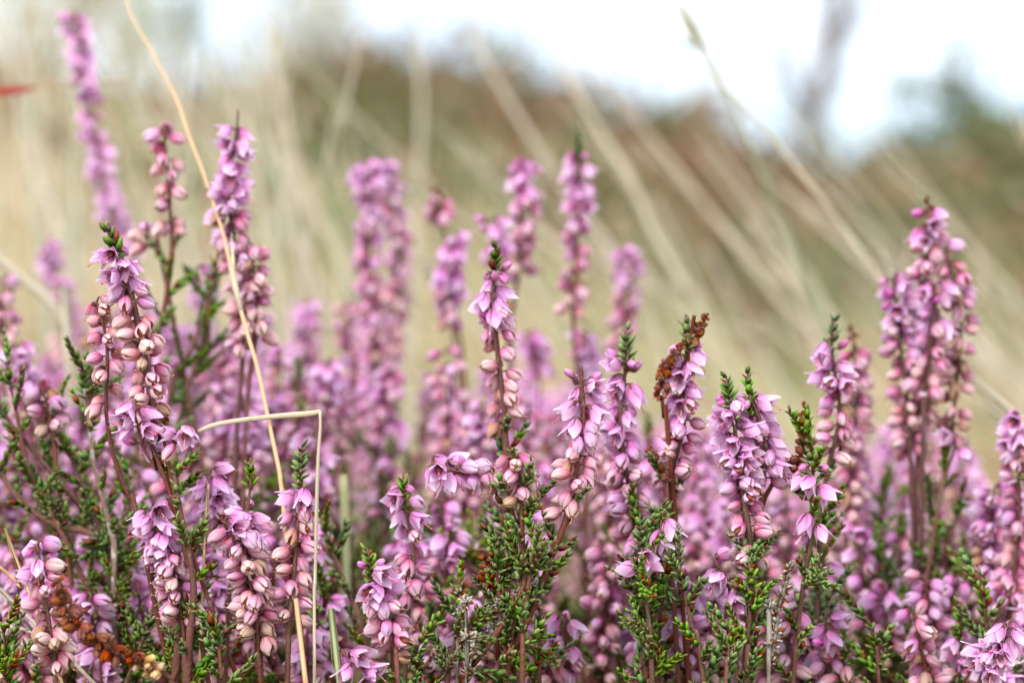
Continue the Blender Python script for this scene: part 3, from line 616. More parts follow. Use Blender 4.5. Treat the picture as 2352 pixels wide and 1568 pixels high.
BG = [
 ('cream stalk slanting behind the tallest paired spikes', [(1085, 60), (1110, 130), (1180, 250), (1260, 380), (1340, 490), (1420, 600), (1500, 760)], .98, 22, 26),
 ('broad cream stalk running down from the skyline to the middle', [(1300, 160), (1340, 240), (1420, 370), (1500, 520), (1580, 680), (1640, 820)], .92, 30, 34),
 ('straw stalk ending beside the tall double spike, sharpest of the slanting ones', [(1570, 60), (1650, 185), (1760, 300), (1850, 410), (1940, 530), (2040, 665), (2120, 780)], .66, 12, 17),
 ('cream stalk slanting to the green-tipped clump', [(1440, 250), (1530, 360), (1640, 500), (1750, 640), (1860, 790), (1900, 850)], .95, 18, 24),
 ('pale upright stalk in the tall grass before the hilltop', [(610, 40), (640, 200), (680, 380), (720, 480), (780, 600), (786, 720)], 1.0, 22, 22),
 ('upright tan stalk rising straight beside the hilltop bush', [(955, 60), (968, 220), (960, 420), (950, 640)], 1.05, 20, 24),
 ('slim straw crossing low behind the salmon spikes', [(900, 575), (960, 640), (1020, 690), (1100, 760)], .72, 14, 16),
 ('thin straw reaching the right-hand lilac spike from behind', [(2190, 890), (2250, 920), (2320, 965), (2400, 1010)], .60, 12, 14),
 ('straw stalk slanting behind the dark gap by the small lilac spike', [(2150, 1050), (2210, 1110), (2270, 1175)], .66, 18, 20),
 ('pale straw leaving the frame beside the dark sapling', [(2290, 150), (2320, 240), (2360, 350), (2420, 470)], .8, 16, 18),
 ('tan upright stalk in the pale grass behind the red leaf', [(70, -40), (90, 150), (110, 400), (130, 560)], 1.0, 22, 24),
 ('cream upright stalk by the blurred lilac spike', [(20, 120), (70, 360), (140, 540), (160, 700)], .95, 20, 22),
 ('light straw standing behind the paired salmon spikes', [(300, 230), (390, 420), (440, 600), (470, 760)], 1.0, 14, 18),
 ('cream stalk curving behind the thin-tipped spike', [(560, 120), (640, 330), (700, 470), (760, 560), (790, 690)], .9, 12, 14),
 ('broad faint stalk low in the gap before the green tips', [(1130, 420), (1220, 520), (1330, 620), (1420, 760)], 1.1, 16, 20),
 ('straw bent low between the central spikes and the leaning clump', [(1460, 640), (1620, 730), (1760, 780), (1880, 850)], 1.05, 16, 18),
 ('fine upright straw before the white sky gap', [(650, 300), (640, 480), (620, 640)], .85, 10, 12),
 ('faint grey green stalk crossing the slope toward the double spike', [(1700, 420), (1800, 560), (1900, 720), (1960, 860)], 1.2, 16, 18),
 ('tan stalk slanting under the bare tree', [(1880, 330), (1980, 440), (2080, 560), (2180, 700)], 1.2, 14, 16),
 ('thin straw slanting across the dark bush by the far spikes', [(2100, 400), (2220, 560), (2300, 700), (2380, 830)], 1.1, 12, 14),
]
for l, p, d, a, b in BG: stalk(l, [(2*p[0][0] - p[1][0], 2*p[0][1] - p[1][1])] + p, d, a*.12, b*1.15, 'straw', group='blurred straw stalks behind the heather', flat=.4)
USED = set()
for k in range(84):                                       # more of the same, less distinct
    vx = R.choice([R.uniform(-60, 760), R.uniform(0, 700), R.uniform(760, 2380)]); Dd = R.uniform(.78, 1.35)
    lean = lerp_tab([(-400, .02), (700, .16), (1300, .65), (2400, 1.0)], vx) + R.gauss(0, .32); top = lerp_tab([(0, 60), (700, 90), (1200, 230), (1600, 330), (2352, 420)], vx) + R.uniform(-80, 260)
    hgt = R.uniform(350, 650); pts = [(vx - lean*hgt*.5 + lean*hgt*t + R.uniform(-8, 8), top + hgt*t) for t in (0, .33, .66, 1)]
    where = ('in the pale grass over the lilac clump' if vx < 350 else 'in the grass around the white sky gap' if vx < 760 else 'on the slope under the hilltop bush' if vx < 1250 else 'on the slope behind the central spikes' if vx < 1750 else 'on the slope behind the double spike')
    rk = k % 4; R_ = ['over the lilac clump', 'beside the tallest blurred spike', 'by the red leaf', 'over the broad green tip', 'by the long orange stalk', 'around the white sky gap', 'before the thin-tipped spike', 'under the hilltop bush', 'behind the paired blurred spikes', 'above the rusty-tipped spike', 'behind the upright green-tipped spike', 'over the crisp central spike', 'behind the forked green tip', 'over the husk-tangled spike', 'above the thickest lilac spike', 'over the massed lilac bells', 'under the bare tree', 'behind the far clump']
    wh = R_[min(17, max(0, int((vx + 60) / 2440 * 18)))]; lab = None
    for a1 in R.sample(['faint', 'soft', 'dim', 'wispy', 'thin', 'hazy', 'broad', 'pale', 'crooked'], 9):
        for a2 in (('upright', 'vertical') if abs(lean) < .3 else ('leaning', 'slanting')):
            lab = '%s %s straw in the grass %s' % (a1, a2, wh)
            if lab not in USED: break
        if lab not in USED: break
    if lab in USED: lab = lab.replace(' straw in', ' %s straw in' % ('green' if rk == 0 else 'cream' if rk % 2 else 'grey')); 
    USED.add(lab); stalk(lab, pts, Dd, R.uniform(2, 5), R.uniform(8, 21), R.choice(['straw', 'straw', 'straw', 'bluegreen']), group='blurred straw stalks behind the heather', flat=.4, cat='grass stalk')
def flowering_blade():
    stalk('leaning reed head with two green blades at the top against white sky', [(1500, -60), (1545, 10), (1590, 80), (1610, 120), (1660, 190)], .74, 12, 8, 'bluegreen', group='blurred straw stalks behind the heather')
    stalk('short green blade branching to the side at the top against white sky', [(1440, 50), (1500, 62), (1560, 90), (1600, 110)], .74, 10, 14, 'bluegreen', rooted=False, group='blurred straw stalks behind the heather')
flowering_blade()
T = thing('red_leaf', 'pointed red leaf on a thin straw stem poking in at the edge', 'leaf', P(-60, 215, .62))
b = MB(); b0 = T.location
def rl(u, v):
    p = P(-60 + 146*v, 213 - 12*v, .62 + .004*v); w_ = 13*W*.62/2352 * math.sin(math.pi*(.12 + .86*v))**.8; return (p - b0) + Vector((0, u*w_*.6, u*w_ - w_*.2*u*u))
b.grid(rl, 4, 10, 'redleaf'); b.tube([P(84, 201, .624) - b0, P(150, 190, .64) - b0, P(300, 186, .68) - b0], [.0003, .0003, .0003], 'orange', 5); link('leaf_blade', b.mesh('leaf_blade'), T)

# ================================================================ HEATHER: the spikes one can tell apart
H = dict(hero=True)
spike('crisp central spike, lilac bells on top and pink closed bells below', [(1335, 848), (1338, 900), (1342, 960), (1328, 1050), (1318, 1120), (1298, 1200), (1262, 1290), (1235, 1370), (1205, 1440), (1165, 1510), (1120, 1580)], .450, tip='bare', buds=3, op=(38, 128), cl=(105, 335), stage=.5, dens=1.05, shoots=(330, 800), sstep=3.6, sr=.62, shootlen=(0, 3), **H)
spike('tall spike with a broad green leafy tip beside the long orange stalk', [(248, 512), (262, 560), (292, 640), (312, 720), (330, 800), (343, 880), (352, 960), (378, 1060), (400, 1130), (425, 1250), (442, 1350), (425, 1450), (400, 1580)], .456, buds=1, op=(70, 180), cl=(140, 440), stage=.55, dens=1.0, shoots=(560, 1100), sstep=3.4, sr=.75, tipscale=1.35, **H)
spike('short thin spike of salmon bells hugging the tall green-tipped one', [(222, 690), (236, 740), (246, 800), (246, 870), (244, 950), (262, 1050), (300, 1150), (330, 1260)], .458, tip='none', cl=(0, 250), stage=.75, dens=.62, sr=.5, **H)
spike('lilac open bells clustered low on the tall green-tipped spike', [(306, 935), (318, 980), (330, 1030), (360, 1080), (390, 1130)], .452, tip='none', op=(0, 100), dens=1.1, sr=.45, **H)
spike('two purple bells and a small rusty bud beside the bent end of the pale straw', [(425, 985), (408, 1010), (385, 1060), (400, 1130)], .452, tip='none', op=(0, 30), cl=(20, 60), stage=.1, dens=1.0, sr=.45, **H)
spike('upright spike with narrow green tip rising behind the crisp central one', [(1140, 555), (1136, 620), (1130, 680), (1138, 760), (1148, 850), (1158, 940), (1162, 1030), (1165, 1150), (1172, 1280), (1160, 1420), (1150, 1580)], .474, buds=2, op=(78, 185), cl=(170, 430), stage=.68, dens=.82, shoots=(440, 1000), sstep=3.5, sr=.65, **H)
spike('spike with a forked bright green tip just behind the crisp one', [(1440, 762), (1438, 830), (1432, 900), (1425, 960), (1432, 1040), (1450, 1150), (1470, 1300), (1480, 1450), (1490, 1580)], .474, buds=3, op=(85, 200), cl=(190, 470), stage=.3, dens=1.0, shoots=(460, 900), sstep=3.5, tipscale=1.15, **H)
spike('lilac spike tangled with rusty dried husks at its tip', [(1575, 722), (1578, 780), (1572, 840), (1560, 900), (1572, 980), (1548, 1060), (1540, 1160), (1530, 1280), (1515, 1420), (1510, 1580)], .470, buds=1, op=(75, 210), cl=(190, 420), stage=.35, dens=.9, shoots=(400, 900), sstep=3.3, **H)
spike('dense lilac spike with twin green tips, thickest of the crisp ones', [(1668, 872), (1680, 930), (1690, 1000), (1700, 1080), (1712, 1160), (1722, 1250), (1728, 1350), (1722, 1450), (1715, 1580)], .460, buds=3, op=(60, 220), cl=(180, 425), stage=.45, dens=1.35, shoots=(430, 900), sstep=3.3, sr=.7, **H)
spike('lilac side spike with its own green tip, joined beside the thickest one', [(1716, 862), (1722, 910), (1745, 960), (1760, 1030), (1752, 1120), (1735, 1240), (1728, 1350)], .464, buds=1, op=(55, 190), cl=(180, 260), stage=.2, dens=.95, **H)
spike('lilac bells massed under a slim dark green tip before the slanting straw', [(1912, 732), (1911, 790), (1916, 850), (1928, 920), (1922, 1000), (1900, 1080), (1885, 1200), (1880, 1350), (1870, 1580)], .485, op=(60, 150), cl=(140, 330), stage=.6, dens=1.0, shoots=(380, 900), sstep=3.6, **H)
spike('leafy sprig with a few pairs of pink open bells near the rust husk spike', [(1866, 1015), (1868, 1080), (1864, 1150), (1866, 1230), (1850, 1310), (1835, 1420), (1820, 1580)], .461, buds=2, op=(70, 230), dens=.55, shoots=(20, 700), sstep=3.4, shootlen=(0, 2), **H)
spike('lilac open cluster leaning sideways off the upright green-tipped spike', [(990, 1062), (1015, 1070), (1050, 1082), (1090, 1082), (1130, 1090), (1160, 1130), (1185, 1200), (1200, 1300), (1180, 1420), (1160, 1580)], .450, tip='none', op=(5, 85), cl=(60, 190), stage=.35, dens=1.0, shoots=(220, 700), sstep=4.2, sr=.5, shootlen=(0, 4), **H)
spike('knot of pink closed bells under a blunt leafy tip beside the crisp central spike', [(1172, 1030), (1182, 1060), (1196, 1110), (1198, 1180), (1202, 1260), (1205, 1340), (1150, 1440), (1080, 1540), (1060, 1590)], .448, cl=(20, 120), stage=.72, dens=1.15, shoots=(120, 700), sstep=3.4, sr=.6, tipscale=.7, **H)
spike('small drooping lilac spike over the dark gap, single pink bells below', [(926, 1085), (928, 1140), (938, 1200), (950, 1270), (948, 1340), (935, 1430), (930, 1580)], .463, buds=1, op=(40, 140), cl=(150, 290), stage=.45, dens=.62, sr=.45, **H)
spike('lilac and pink spike with a brown-tipped leafy top at the bottom edge', [(845, 1268), (852, 1310), (868, 1360), (888, 1420), (905, 1490), (915, 1590)], .447, buds=3, op=(50, 105), cl=(95, 250), stage=.35, dens=1.35, **H)
spike('open lilac bells in the bottom corner of the dark gap', [(790, 1500), (820, 1520), (850, 1560), (870, 1600)], .446, tip='none', op=(0, 90), dens=.9, **H)
spike('thick leaning spike turning from lilac to dusky pink, below the tall green-tipped one', [(352, 1168), (362, 1210), (382, 1270), (402, 1330), (415, 1400), (425, 1480), (430, 1590)], .452, tip='none', op=(0, 95), cl=(70, 270), stage=.4, dens=1.7, sr=.5, **H)
spike('green-topped spike of salmon bells between the two straws, its tip short and bright', [(575, 1050), (576, 1110), (568, 1170), (562, 1220), (572, 1290), (585, 1380), (592, 1470), (600, 1590)], .452, buds=1, op=(130, 190), cl=(170, 410), stage=.7, dens=.95, **H)
spike('pink spike with a soft green tip right against the snapped straw', [(692, 1030), (692, 1100), (690, 1160), (682, 1230), (676, 1310), (668, 1400), (660, 1590)], .454, op=(95, 160), cl=(140, 400), stage=.7, dens=.85, **H)
spike('lilac bells turning salmon on a leaning stem between the two straws', [(508, 1195), (535, 1215), (560, 1260), (575, 1330), (590, 1420), (600, 1590)], .450, tip='none', op=(0, 60), cl=(40, 300), stage=.6, dens=1.0, **H)
spike('rounded purple cluster just below the bent straw tip', [(482, 1085), (490, 1120), (505, 1170), (520, 1240), (530, 1330), (520, 1500)], .470, tip='none', op=(0, 85), cl=(60, 170), stage=.3, dens=1.4)
spike('spike at the lower corner, lilac crown above a string of peach bells', [(85, 1250), (92, 1290), (100, 1350), (112, 1420), (122, 1490), (128, 1590)], .446, tip='none', buds=1, op=(0, 62), cl=(60, 330), stage=.85, dens=.85, **H)
spike('lilac cluster crowding the bottom corner beyond the peach bells', [(2316, 1430), (2300, 1480), (2270, 1530), (2240, 1590)], .455, tip='none', op=(0, 160), dens=1.5, **H)
spike('small group of open lilac bells standing free under the crisp central spike', [(1470, 1210), (1474, 1280), (1478, 1340), (1490, 1420), (1500, 1590)], .453, op=(40, 110), dens=.55, shoots=(20, 500), sstep=4, **H)
spike('single open bell hanging from a leafy sprig beside the grey twig', [(1520, 1195), (1515, 1240), (1500, 1320), (1490, 1420)], .458, tip='none', op=(0, 60), dens=.45, shoots=(60, 400), sstep=3.2, **H)
spike('open lilac bells drooping under the thickest spike', [(1640, 1290), (1665, 1320), (1680, 1380), (1690, 1480)], .462, tip='none', op=(0, 120), dens=.7, **H)
# softer ones behind
spike('tallest and most blurred lilac spike, leaning in front of the pale grass', [(172, 35), (186, 120), (205, 220), (218, 320), (240, 420), (262, 500), (300, 570), (330, 680), (340, 850)], .62, tip='none', op=(0, 560), dens=.85, gap=(195, 225))
spike('open-spaced spike of pink beads beside the long orange stalk', [(378, 292), (380, 350), (388, 420), (392, 500), (396, 570), (388, 640), (375, 720), (350, 790), (345, 900)], .515, tip='none', cl=(0, 240), stage=.6, dens=.6, shoots=(280, 700), sstep=4)
spike('dark-stemmed spike with a needle-thin tip crossed by the orange stalk', [(546, 252), (544, 300), (532, 370), (526, 440), (532, 520), (548, 600), (560, 690), (558, 780), (552, 900), (540, 1100)], .505, tip='none', op=(45, 240), cl=(200, 560), stage=.5, dens=1.05)
spike('string of salmon beads alongside the needle-tipped spike', [(580, 560), (584, 620), (588, 700), (586, 790), (570, 900), (560, 1100)], .505, tip='none', cl=(0, 240), stage=.85, dens=.85)
spike('faded lilac spike low behind the tallest blurred one', [(106, 560), (122, 620), (148, 690), (172, 760), (190, 900)], .66, tip='none', op=(0, 90), cl=(80, 260), stage=.2, dens=.9)
spike('magenta spike bent over beside the green shoots of the beaded one', [(330, 520), (345, 545), (362, 580), (380, 640)], .52, tip='none', cl=(0, 60), stage=.5, dens=.8)
spike('lilac bell pair on a leafy stem just left of the thin-tipped spike'.replace('left of', 'beside'), [(450, 620), (462, 660), (480, 720), (470, 820), (430, 900)], .53, tip='none', op=(0, 50), dens=.5, shoots=(20, 500), sstep=4)
spike('first of the paired blurred spikes below the hilltop', [(848, 368), (846, 440), (848, 520), (846, 600), (850, 700), (865, 820), (880, 1000)], .60, tip='none', op=(0, 60), cl=(50, 480), stage=.35, dens=1.25)
spike('second of the paired blurred spikes, paler and slightly lower', [(890, 370), (900, 450), (915, 540), (918, 640), (905, 740), (900, 860), (900, 1000)], .63, tip='none', op=(0, 60), cl=(50, 460), stage=.4, dens=1.1)
spike('blurred spike with a rusty tip between the paired spikes and the upright one', [(1003, 432), (1012, 500), (1030, 580), (1036, 660), (1050, 760), (1070, 900)], .59, tip='rusty', cl=(30, 90), stage=.4, gap=None, dens=.8)
spike('lilac spike bearing two bulges below the rusty-tipped one', [(1040, 540), (1036, 620), (1030, 700), (1050, 820), (1060, 950)], .58, tip='none', op=(0, 130), cl=(110, 210), stage=.3, dens=1.1)
spike('squat blurred pink spike above the upright green-tipped one', [(1198, 372), (1206, 440), (1204, 520), (1196, 600), (1180, 700), (1175, 850)], .57, tip='none', op=(0, 80), cl=(60, 260), stage=.5, dens=1.15)
spike('lilac tuft pressed against the tip of the upright green-tipped spike', [(1128, 505), (1130, 545), (1150, 620), (1165, 760)], .56, tip='none', op=(0, 70), cl=(70, 120), stage=.5, dens=1.0)
spike('blurred lilac spike with a dull green tip on the slope line', [(1326, 300), (1328, 360), (1332, 430), (1326, 510), (1324, 600), (1316, 690), (1320, 800), (1330, 950)], .57, buds=2, op=(60, 250), cl=(220, 420), stage=.6, dens=.7)
spike('blurred rounded pink spike standing apart on the slope', [(1445, 568), (1440, 630), (1438, 700), (1430, 780), (1425, 900)], .61, tip='none', op=(0, 60), cl=(40, 260), stage=.55, dens=1.25)
spike('low lilac tuft between the upright spike and the slope', [(1215, 765), (1230, 800), (1240, 860), (1240, 1000)], .60, tip='none', op=(0, 90), dens=1.2)
spike('pink tuft under the spike that stands apart on the slope', [(1350, 770), (1350, 830), (1355, 900), (1360, 1050)], .58, tip='none', cl=(0, 180), stage=.2, dens=1.3)
spike('tallest of the far clump, rusty-tipped with bead-like salmon bells', [(2132, 455), (2132, 520), (2130, 600), (2124, 700), (2122, 820), (2116, 950), (2105, 1100), (2100, 1300)], .520, tip='rusty', op=(25, 110), cl=(95, 560), stage=.75, dens=1.0)
spike('curved outer spike of the far clump with beads down one side', [(2172, 570), (2190, 640), (2206, 720), (2204, 800), (2196, 880), (2188, 980), (2170, 1080), (2150, 1200), (2140, 1350)], .520, tip='none', cl=(0, 440), stage=.65, dens=.75, shoots=(480, 800))
spike('slim inner spike of the far clump, lilac at its top', [(2052, 638), (2060, 710), (2068, 790), (2080, 880), (2090, 1000), (2095, 1150)], .518, tip='none', op=(0, 110), cl=(90, 420), stage=.5, dens=.85)
spike('purple bells clustered in the middle of the far clump', [(2150, 650), (2146, 720), (2135, 800), (2125, 900), (2120, 1000)], .515, tip='none', op=(0, 110), cl=(100, 260), stage=.4, dens=.9)
spike('pink beaded spike standing just behind the massed lilac bells', [(1955, 750), (1962, 820), (1966, 900), (1960, 1000), (1950, 1120), (1940, 1300)], .53, tip='rusty', cl=(60, 480), stage=.6, dens=.9)
spike('narrow pink spike cut by the picture edge above the lower corner', [(2336, 955), (2334, 1040), (2342, 1130), (2340, 1220), (2325, 1340), (2310, 1480)], .50, tip='none', op=(0, 70), cl=(60, 470), stage=.45, dens=1.2)
spike('small lilac spike beside the one cut by the edge', [(2285, 1120), (2276, 1180), (2270, 1260), (2268, 1350), (2262, 1480)], .51, tip='none', op=(0, 60), cl=(60, 320), stage=.35, dens=1.1)
spike('lone lilac bell and cream bead on the outer branch of the far clump', [(2195, 1000), (2190, 1040), (2170, 1100), (2150, 1200)], .51, tip='none', op=(0, 45), dens=.5)
spike('salmon spike at the edge of the picture level with the broad green tip', [(2, 640), (8, 720), (14, 820), (20, 960)], .55, tip='none', cl=(0, 240), stage=.7, dens=1.0)
spike('lilac tips massed at the edge above the green leafy branches', [(40, 790), (50, 840), (60, 920), (80, 1040)], .53, tip='none', op=(0, 90), cl=(80, 200), stage=.3, dens=1.3)
spike('pink cluster among the green branches at the edge', [(95, 888), (108, 930), (118, 990), (130, 1080)], .487, tip='none', cl=(0, 110), stage=.5, dens=1.1)

# --- rust and grey dead spikes
spike('curling rust-brown dried spike at the lower corner, its husks cream tipped at the end', [(128, 1330), (140, 1365), (160, 1410), (195, 1450), (240, 1485), (290, 1510), (350, 1535), (400, 1560), (430, 1600)], .431, tip='none', husk=(0, 340, 290), name='dried_spike', cat='dried heather', group='dried heather spikes', stem='rust', root=(-.095, .45, 0))
spike('upright rust-orange dried spike above the sprig with pairs of bells', [(1850, 925), (1850, 985), (1846, 1035), (1815, 1070), (1775, 1110), (1745, 1180), (1730, 1300)], .466, tip='none', husk=(0, 205), name='dried_spike', cat='dried heather', group='dried heather spikes', stem='rust')
spike('rust twig pointing up beside the dull green tip of the husk-tangled spike', [(1625, 722), (1608, 752), (1590, 790), (1578, 840)], .470, tip='none', husk=(0, 85), name='dried_spike', cat='dried heather', group='dried heather spikes', stem='rust')
spike('knobbly rust twig curving down the side of the husk-tangled spike', [(1570, 790), (1545, 815), (1525, 850), (1520, 890), (1525, 960), (1540, 1060)], .468, tip='none', husk=(0, 140), name='dried_spike', cat='dried heather', group='dried heather spikes', stem='rust')
spike('small dark rust twig leaning below the husk-tangled spike', [(1492, 1030), (1510, 1060), (1530, 1100), (1535, 1180)], .466, tip='none', husk=(0, 80), name='dried_spike', cat='dried heather', group='dried heather spikes', stem='rust')
spike('short rusty bud spike beside the two purple bells', [(378, 958), (374, 985), (378, 1030), (390, 1100)], .455, tip='none', husk=(0, 60), name='dried_spike', cat='dried heather', group='dried heather spikes', stem='rust')
spike('tiny bright red-orange dead shoot among the green leafy shoots', [(1112, 1265), (1118, 1300), (1126, 1350), (1135, 1400)], .455, tip='none', husk=(0, 90), name='dried_spike', cat='dried heather', group='dried heather spikes', stem='rust')
def crusty(label, pts, D, w):
    pts3 = [P(x, y, D) for x, y in pts]; l = pts3[-1]; path = smooth_path(pts3 + [Vector((l.x, l.y + .01, 0))], .0015 ); base = path[-1].copy()
    T = thing('grey_twig', label, 'twig', base, 'grey dead heather twigs'); b = MB(); px = W*D/2352; loc = [p - base for p in path]; m = len(loc)
    b.tube(loc, [w*px*.5*(.6 + .5*k/m + R.uniform(-.15, .2)) for k in range(m)], 'lichen', 7); link('branch', b.mesh('branch'), T); c = MB(); s = arc(loc)
    for k in range(260):
        q = R.random()**1.2 * 0.045; i = next((j for j in range(m) if s[j] >= q), m-1); d = Vector((R.gauss(0, 1), R.gauss(0, 1), R.gauss(0, 1))).normalized()
        o = Vector(d.orthogonal()).normalized(); ln = R.uniform(.6, 1.7)*mm; leaf_mb(c, loc[i] + d*.3*mm, d + Vector((0, 0, .5)), o, ln, ln*.6, 'lichen' if R.random() < .8 else 'rust')
    o = link('dead_leaves', c.mesh('dead_leaves'), T); o['kind'] = 'stuff'
crusty('crusty grey dead twig bent over beneath the knot of pink bells', [(1235, 1330), (1205, 1350), (1165, 1378), (1130, 1392), (1150, 1420), (1115, 1450), (1070, 1500), (1050, 1590)], .449, 13)
crusty('crusty grey dead twig standing beneath the rust-orange dried spike', [(1822, 1285), (1808, 1330), (1790, 1390), (1782, 1450), (1770, 1520), (1765, 1590)], .455, 14)
crusty('thin grey twig rising behind the leaves near the bottom edge', [(1105, 1450), (1090, 1490), (1076, 1540), (1070, 1600)], .446, 8)

# --- leafy branches without flowers
GR = dict(name='leafy_branch', cat='heather branch', group='green leafy heather branches')
def branch(label, pts, D, sr=.6, step=2.6, start=0, end=900, stem='stem', root=None, lens=(0, 5)):
    return spike(label, pts, D, shoots=(start, end), sstep=step * 1.8, sr=sr, stem=stem, tip='leafy', root=root, shootlen=lens, **GR)
RT = (-.083, .50, 0)
branch('bushy green branch rising beside the short salmon spike', [(190, 850), (195, 900), (205, 970), (215, 1060), (240, 1160), (262, 1260), (262, 1330)], .482, root=RT, stem='wood', step=2.8)
branch('thick bare brown main stem standing under the green branches', [(300, 1100), (292, 1170), (272, 1260), (262, 1330), (240, 1420), (205, 1500), (190, 1590)], .49, sr=1.5, stem='wood', root=RT, end=120)
branch('long reddish branch reaching out to the edge from the thick brown stem', [(-20, 900), (30, 980), (90, 1050), (150, 1120), (210, 1190), (255, 1270), (262, 1330)], .487, sr=.8, root=RT, step=3)
branch('low reddish branch sweeping to the edge from the thick brown stem', [(-30, 1040), (10, 1100), (60, 1160), (130, 1205), (210, 1225), (255, 1280), (262, 1340)], .485, sr=.9, root=RT, step=3)
branch('green branch forking upward behind the thick leaning spike', [(120, 960), (150, 1020), (180, 1090), (220, 1180), (255, 1270), (262, 1330)], .492, root=RT, step=2.4)
branch('green shoots at the very edge below the salmon spike', [(20, 830), (25, 890), (40, 960), (60, 1060), (100, 1180), (160, 1260)], .485, step=2.4)
branch('bright leafy branch between the beaded spike and the thin-tipped one', [(500, 590), (490, 650), (470, 720), (440, 800), (410, 860), (380, 960)], .52, step=3.0)
branch('leafy branch standing in front of the thick leaning spike', [(400, 1090), (412, 1160), (432, 1260), (445, 1350), (440, 1430), (430, 1590)], .450, step=3.2, sr=.8)
branch('fresh green tufted branch beneath the crisp central spike', [(1232, 1250), (1222, 1300), (1210, 1370), (1200, 1460), (1200, 1590)], .446, step=2.6, lens=(0, 4))
branch('green leafy branch fanning beneath the leaning lilac cluster', [(1055, 1340), (1058, 1390), (1050, 1450), (1035, 1520), (1025, 1590)], .449, step=3.0, lens=(0, 4))
branch('leafy shoot pair climbing beside the red dead shoot', [(1145, 1250), (1142, 1320), (1150, 1390), (1180, 1470), (1190, 1590)], .452, step=2.0)
branch('narrow green shoot in the dim gap under the free-standing bells', [(1560, 1290), (1570, 1350), (1590, 1440), (1620, 1590)], .455, step=2.6)
branch('green shoots with blunt ends low under the thickest spike', [(1675, 1450), (1670, 1500), (1665, 1590)], .448, step=2.0)
branch('leafy branch opening like hands below the thickest spike', [(1722, 1300), (1724, 1340), (1722, 1420), (1715, 1500), (1710, 1590)], .455, step=2.8)
branch('small dark green tip poking in at the lower corner', [(8, 1450), (10, 1500), (12, 1590)], .452, step=1.8)
branch('upright green shoots between lilac bells and the edge, low in the far clump', [(2255, 1330), (2262, 1400), (2270, 1500), (2275, 1590)], .475, step=2.2)
branch('green shoots at the foot of the clump before the far spikes', [(2005, 1440), (2012, 1500), (2020, 1590)], .47, step=2.2)
branch('leafy shoots filling the bottom edge beside the foot of the orange stalk', [(500, 1440), (505, 1500), (510, 1590)], .447, step=1.8)
branch('leafy shoots at the bottom edge between the snapped straw and the dark gap', [(960, 1480), (955, 1530), (950, 1590)], .449, step=1.8)

# --- the crowd behind the front row: every spike still a thing of its own
TOPS = [(-100, 780), (0, 740), (150, 740), (350, 690), (450, 660), (560, 700), (650, 660), (760, 670), (860, 660), (950, 780), (1060, 780), (1150, 760), (1250, 860), (1340, 860), (1450, 880), (1550, 920), (1650, 960), (1800, 1020), (1900, 960), (2050, 900), (2200, 960), (2260, 1120), (2400, 1080)]
MARKS = [(0, 'the salmon edge spike'), (110, 'the peach-belled corner spike'), (215, 'the thick brown stem'), (300, 'the broad green tip'), (385, 'the thick leaning spike'), (500, 'the purple straw-side cluster'), (560, 'the thin-tipped spike'), (650, 'the orange stalk'), (728, 'the snapped straw'),
         (850, 'the paired blurred spikes'), (935, 'the small drooping spike'), (1010, 'the sideways lilac cluster'), (1140, 'the upright green-tipped spike'), (1230, 'the crusty bent twig'), (1335, 'the crisp central spike'), (1440, 'the forked green tip'), (1560, 'the husk-tangled spike'),
         (1690, 'the thickest lilac spike'), (1790, 'the standing grey twig'), (1850, 'the rust-orange spike'), (1912, 'the massed lilac bells'), (2060, 'the slim inner spike'), (2130, 'the tallest far spike'), (2200, 'the curved outer spike'), (2276, 'the small edge spike'), (2340, 'the spike cut by the edge')]
used = set()
def crowd_label(vx, vy, D, stage, tip, opn):
    i = max(0, sum(1 for x, _ in MARKS if x <= vx) - 1); j = min(i + 1, len(MARKS) - 1); near = MARKS[i][1]; nxt = MARKS[j][1]
    col = 'lilac' if stage < .3 else 'pink' if stage < .6 else 'salmon pink'; row = 'soft' if D < .53 else 'blurred' if D < .60 else 'hazy'
    hgt = 'low' if vy > 1250 else 'mid-height' if vy > 1000 else 'tall'
    for size in ('', 'slim ', 'full ', 'plain ', 'faint '):
        for rel in ('behind %s' % near, 'between %s and %s' % (near, nxt), 'toward %s from %s' % (nxt, near), 'further back behind %s' % near):
            s = '%s %s%s %s spike%s %s' % (hgt, size, row, col, ' with leafy tip' if tip == 'leafy' else '', rel)
            if s not in used and len(s.split()) <= 16: used.add(s); return s
    return s
RC = random.Random(21); placed = []
n_try = 0
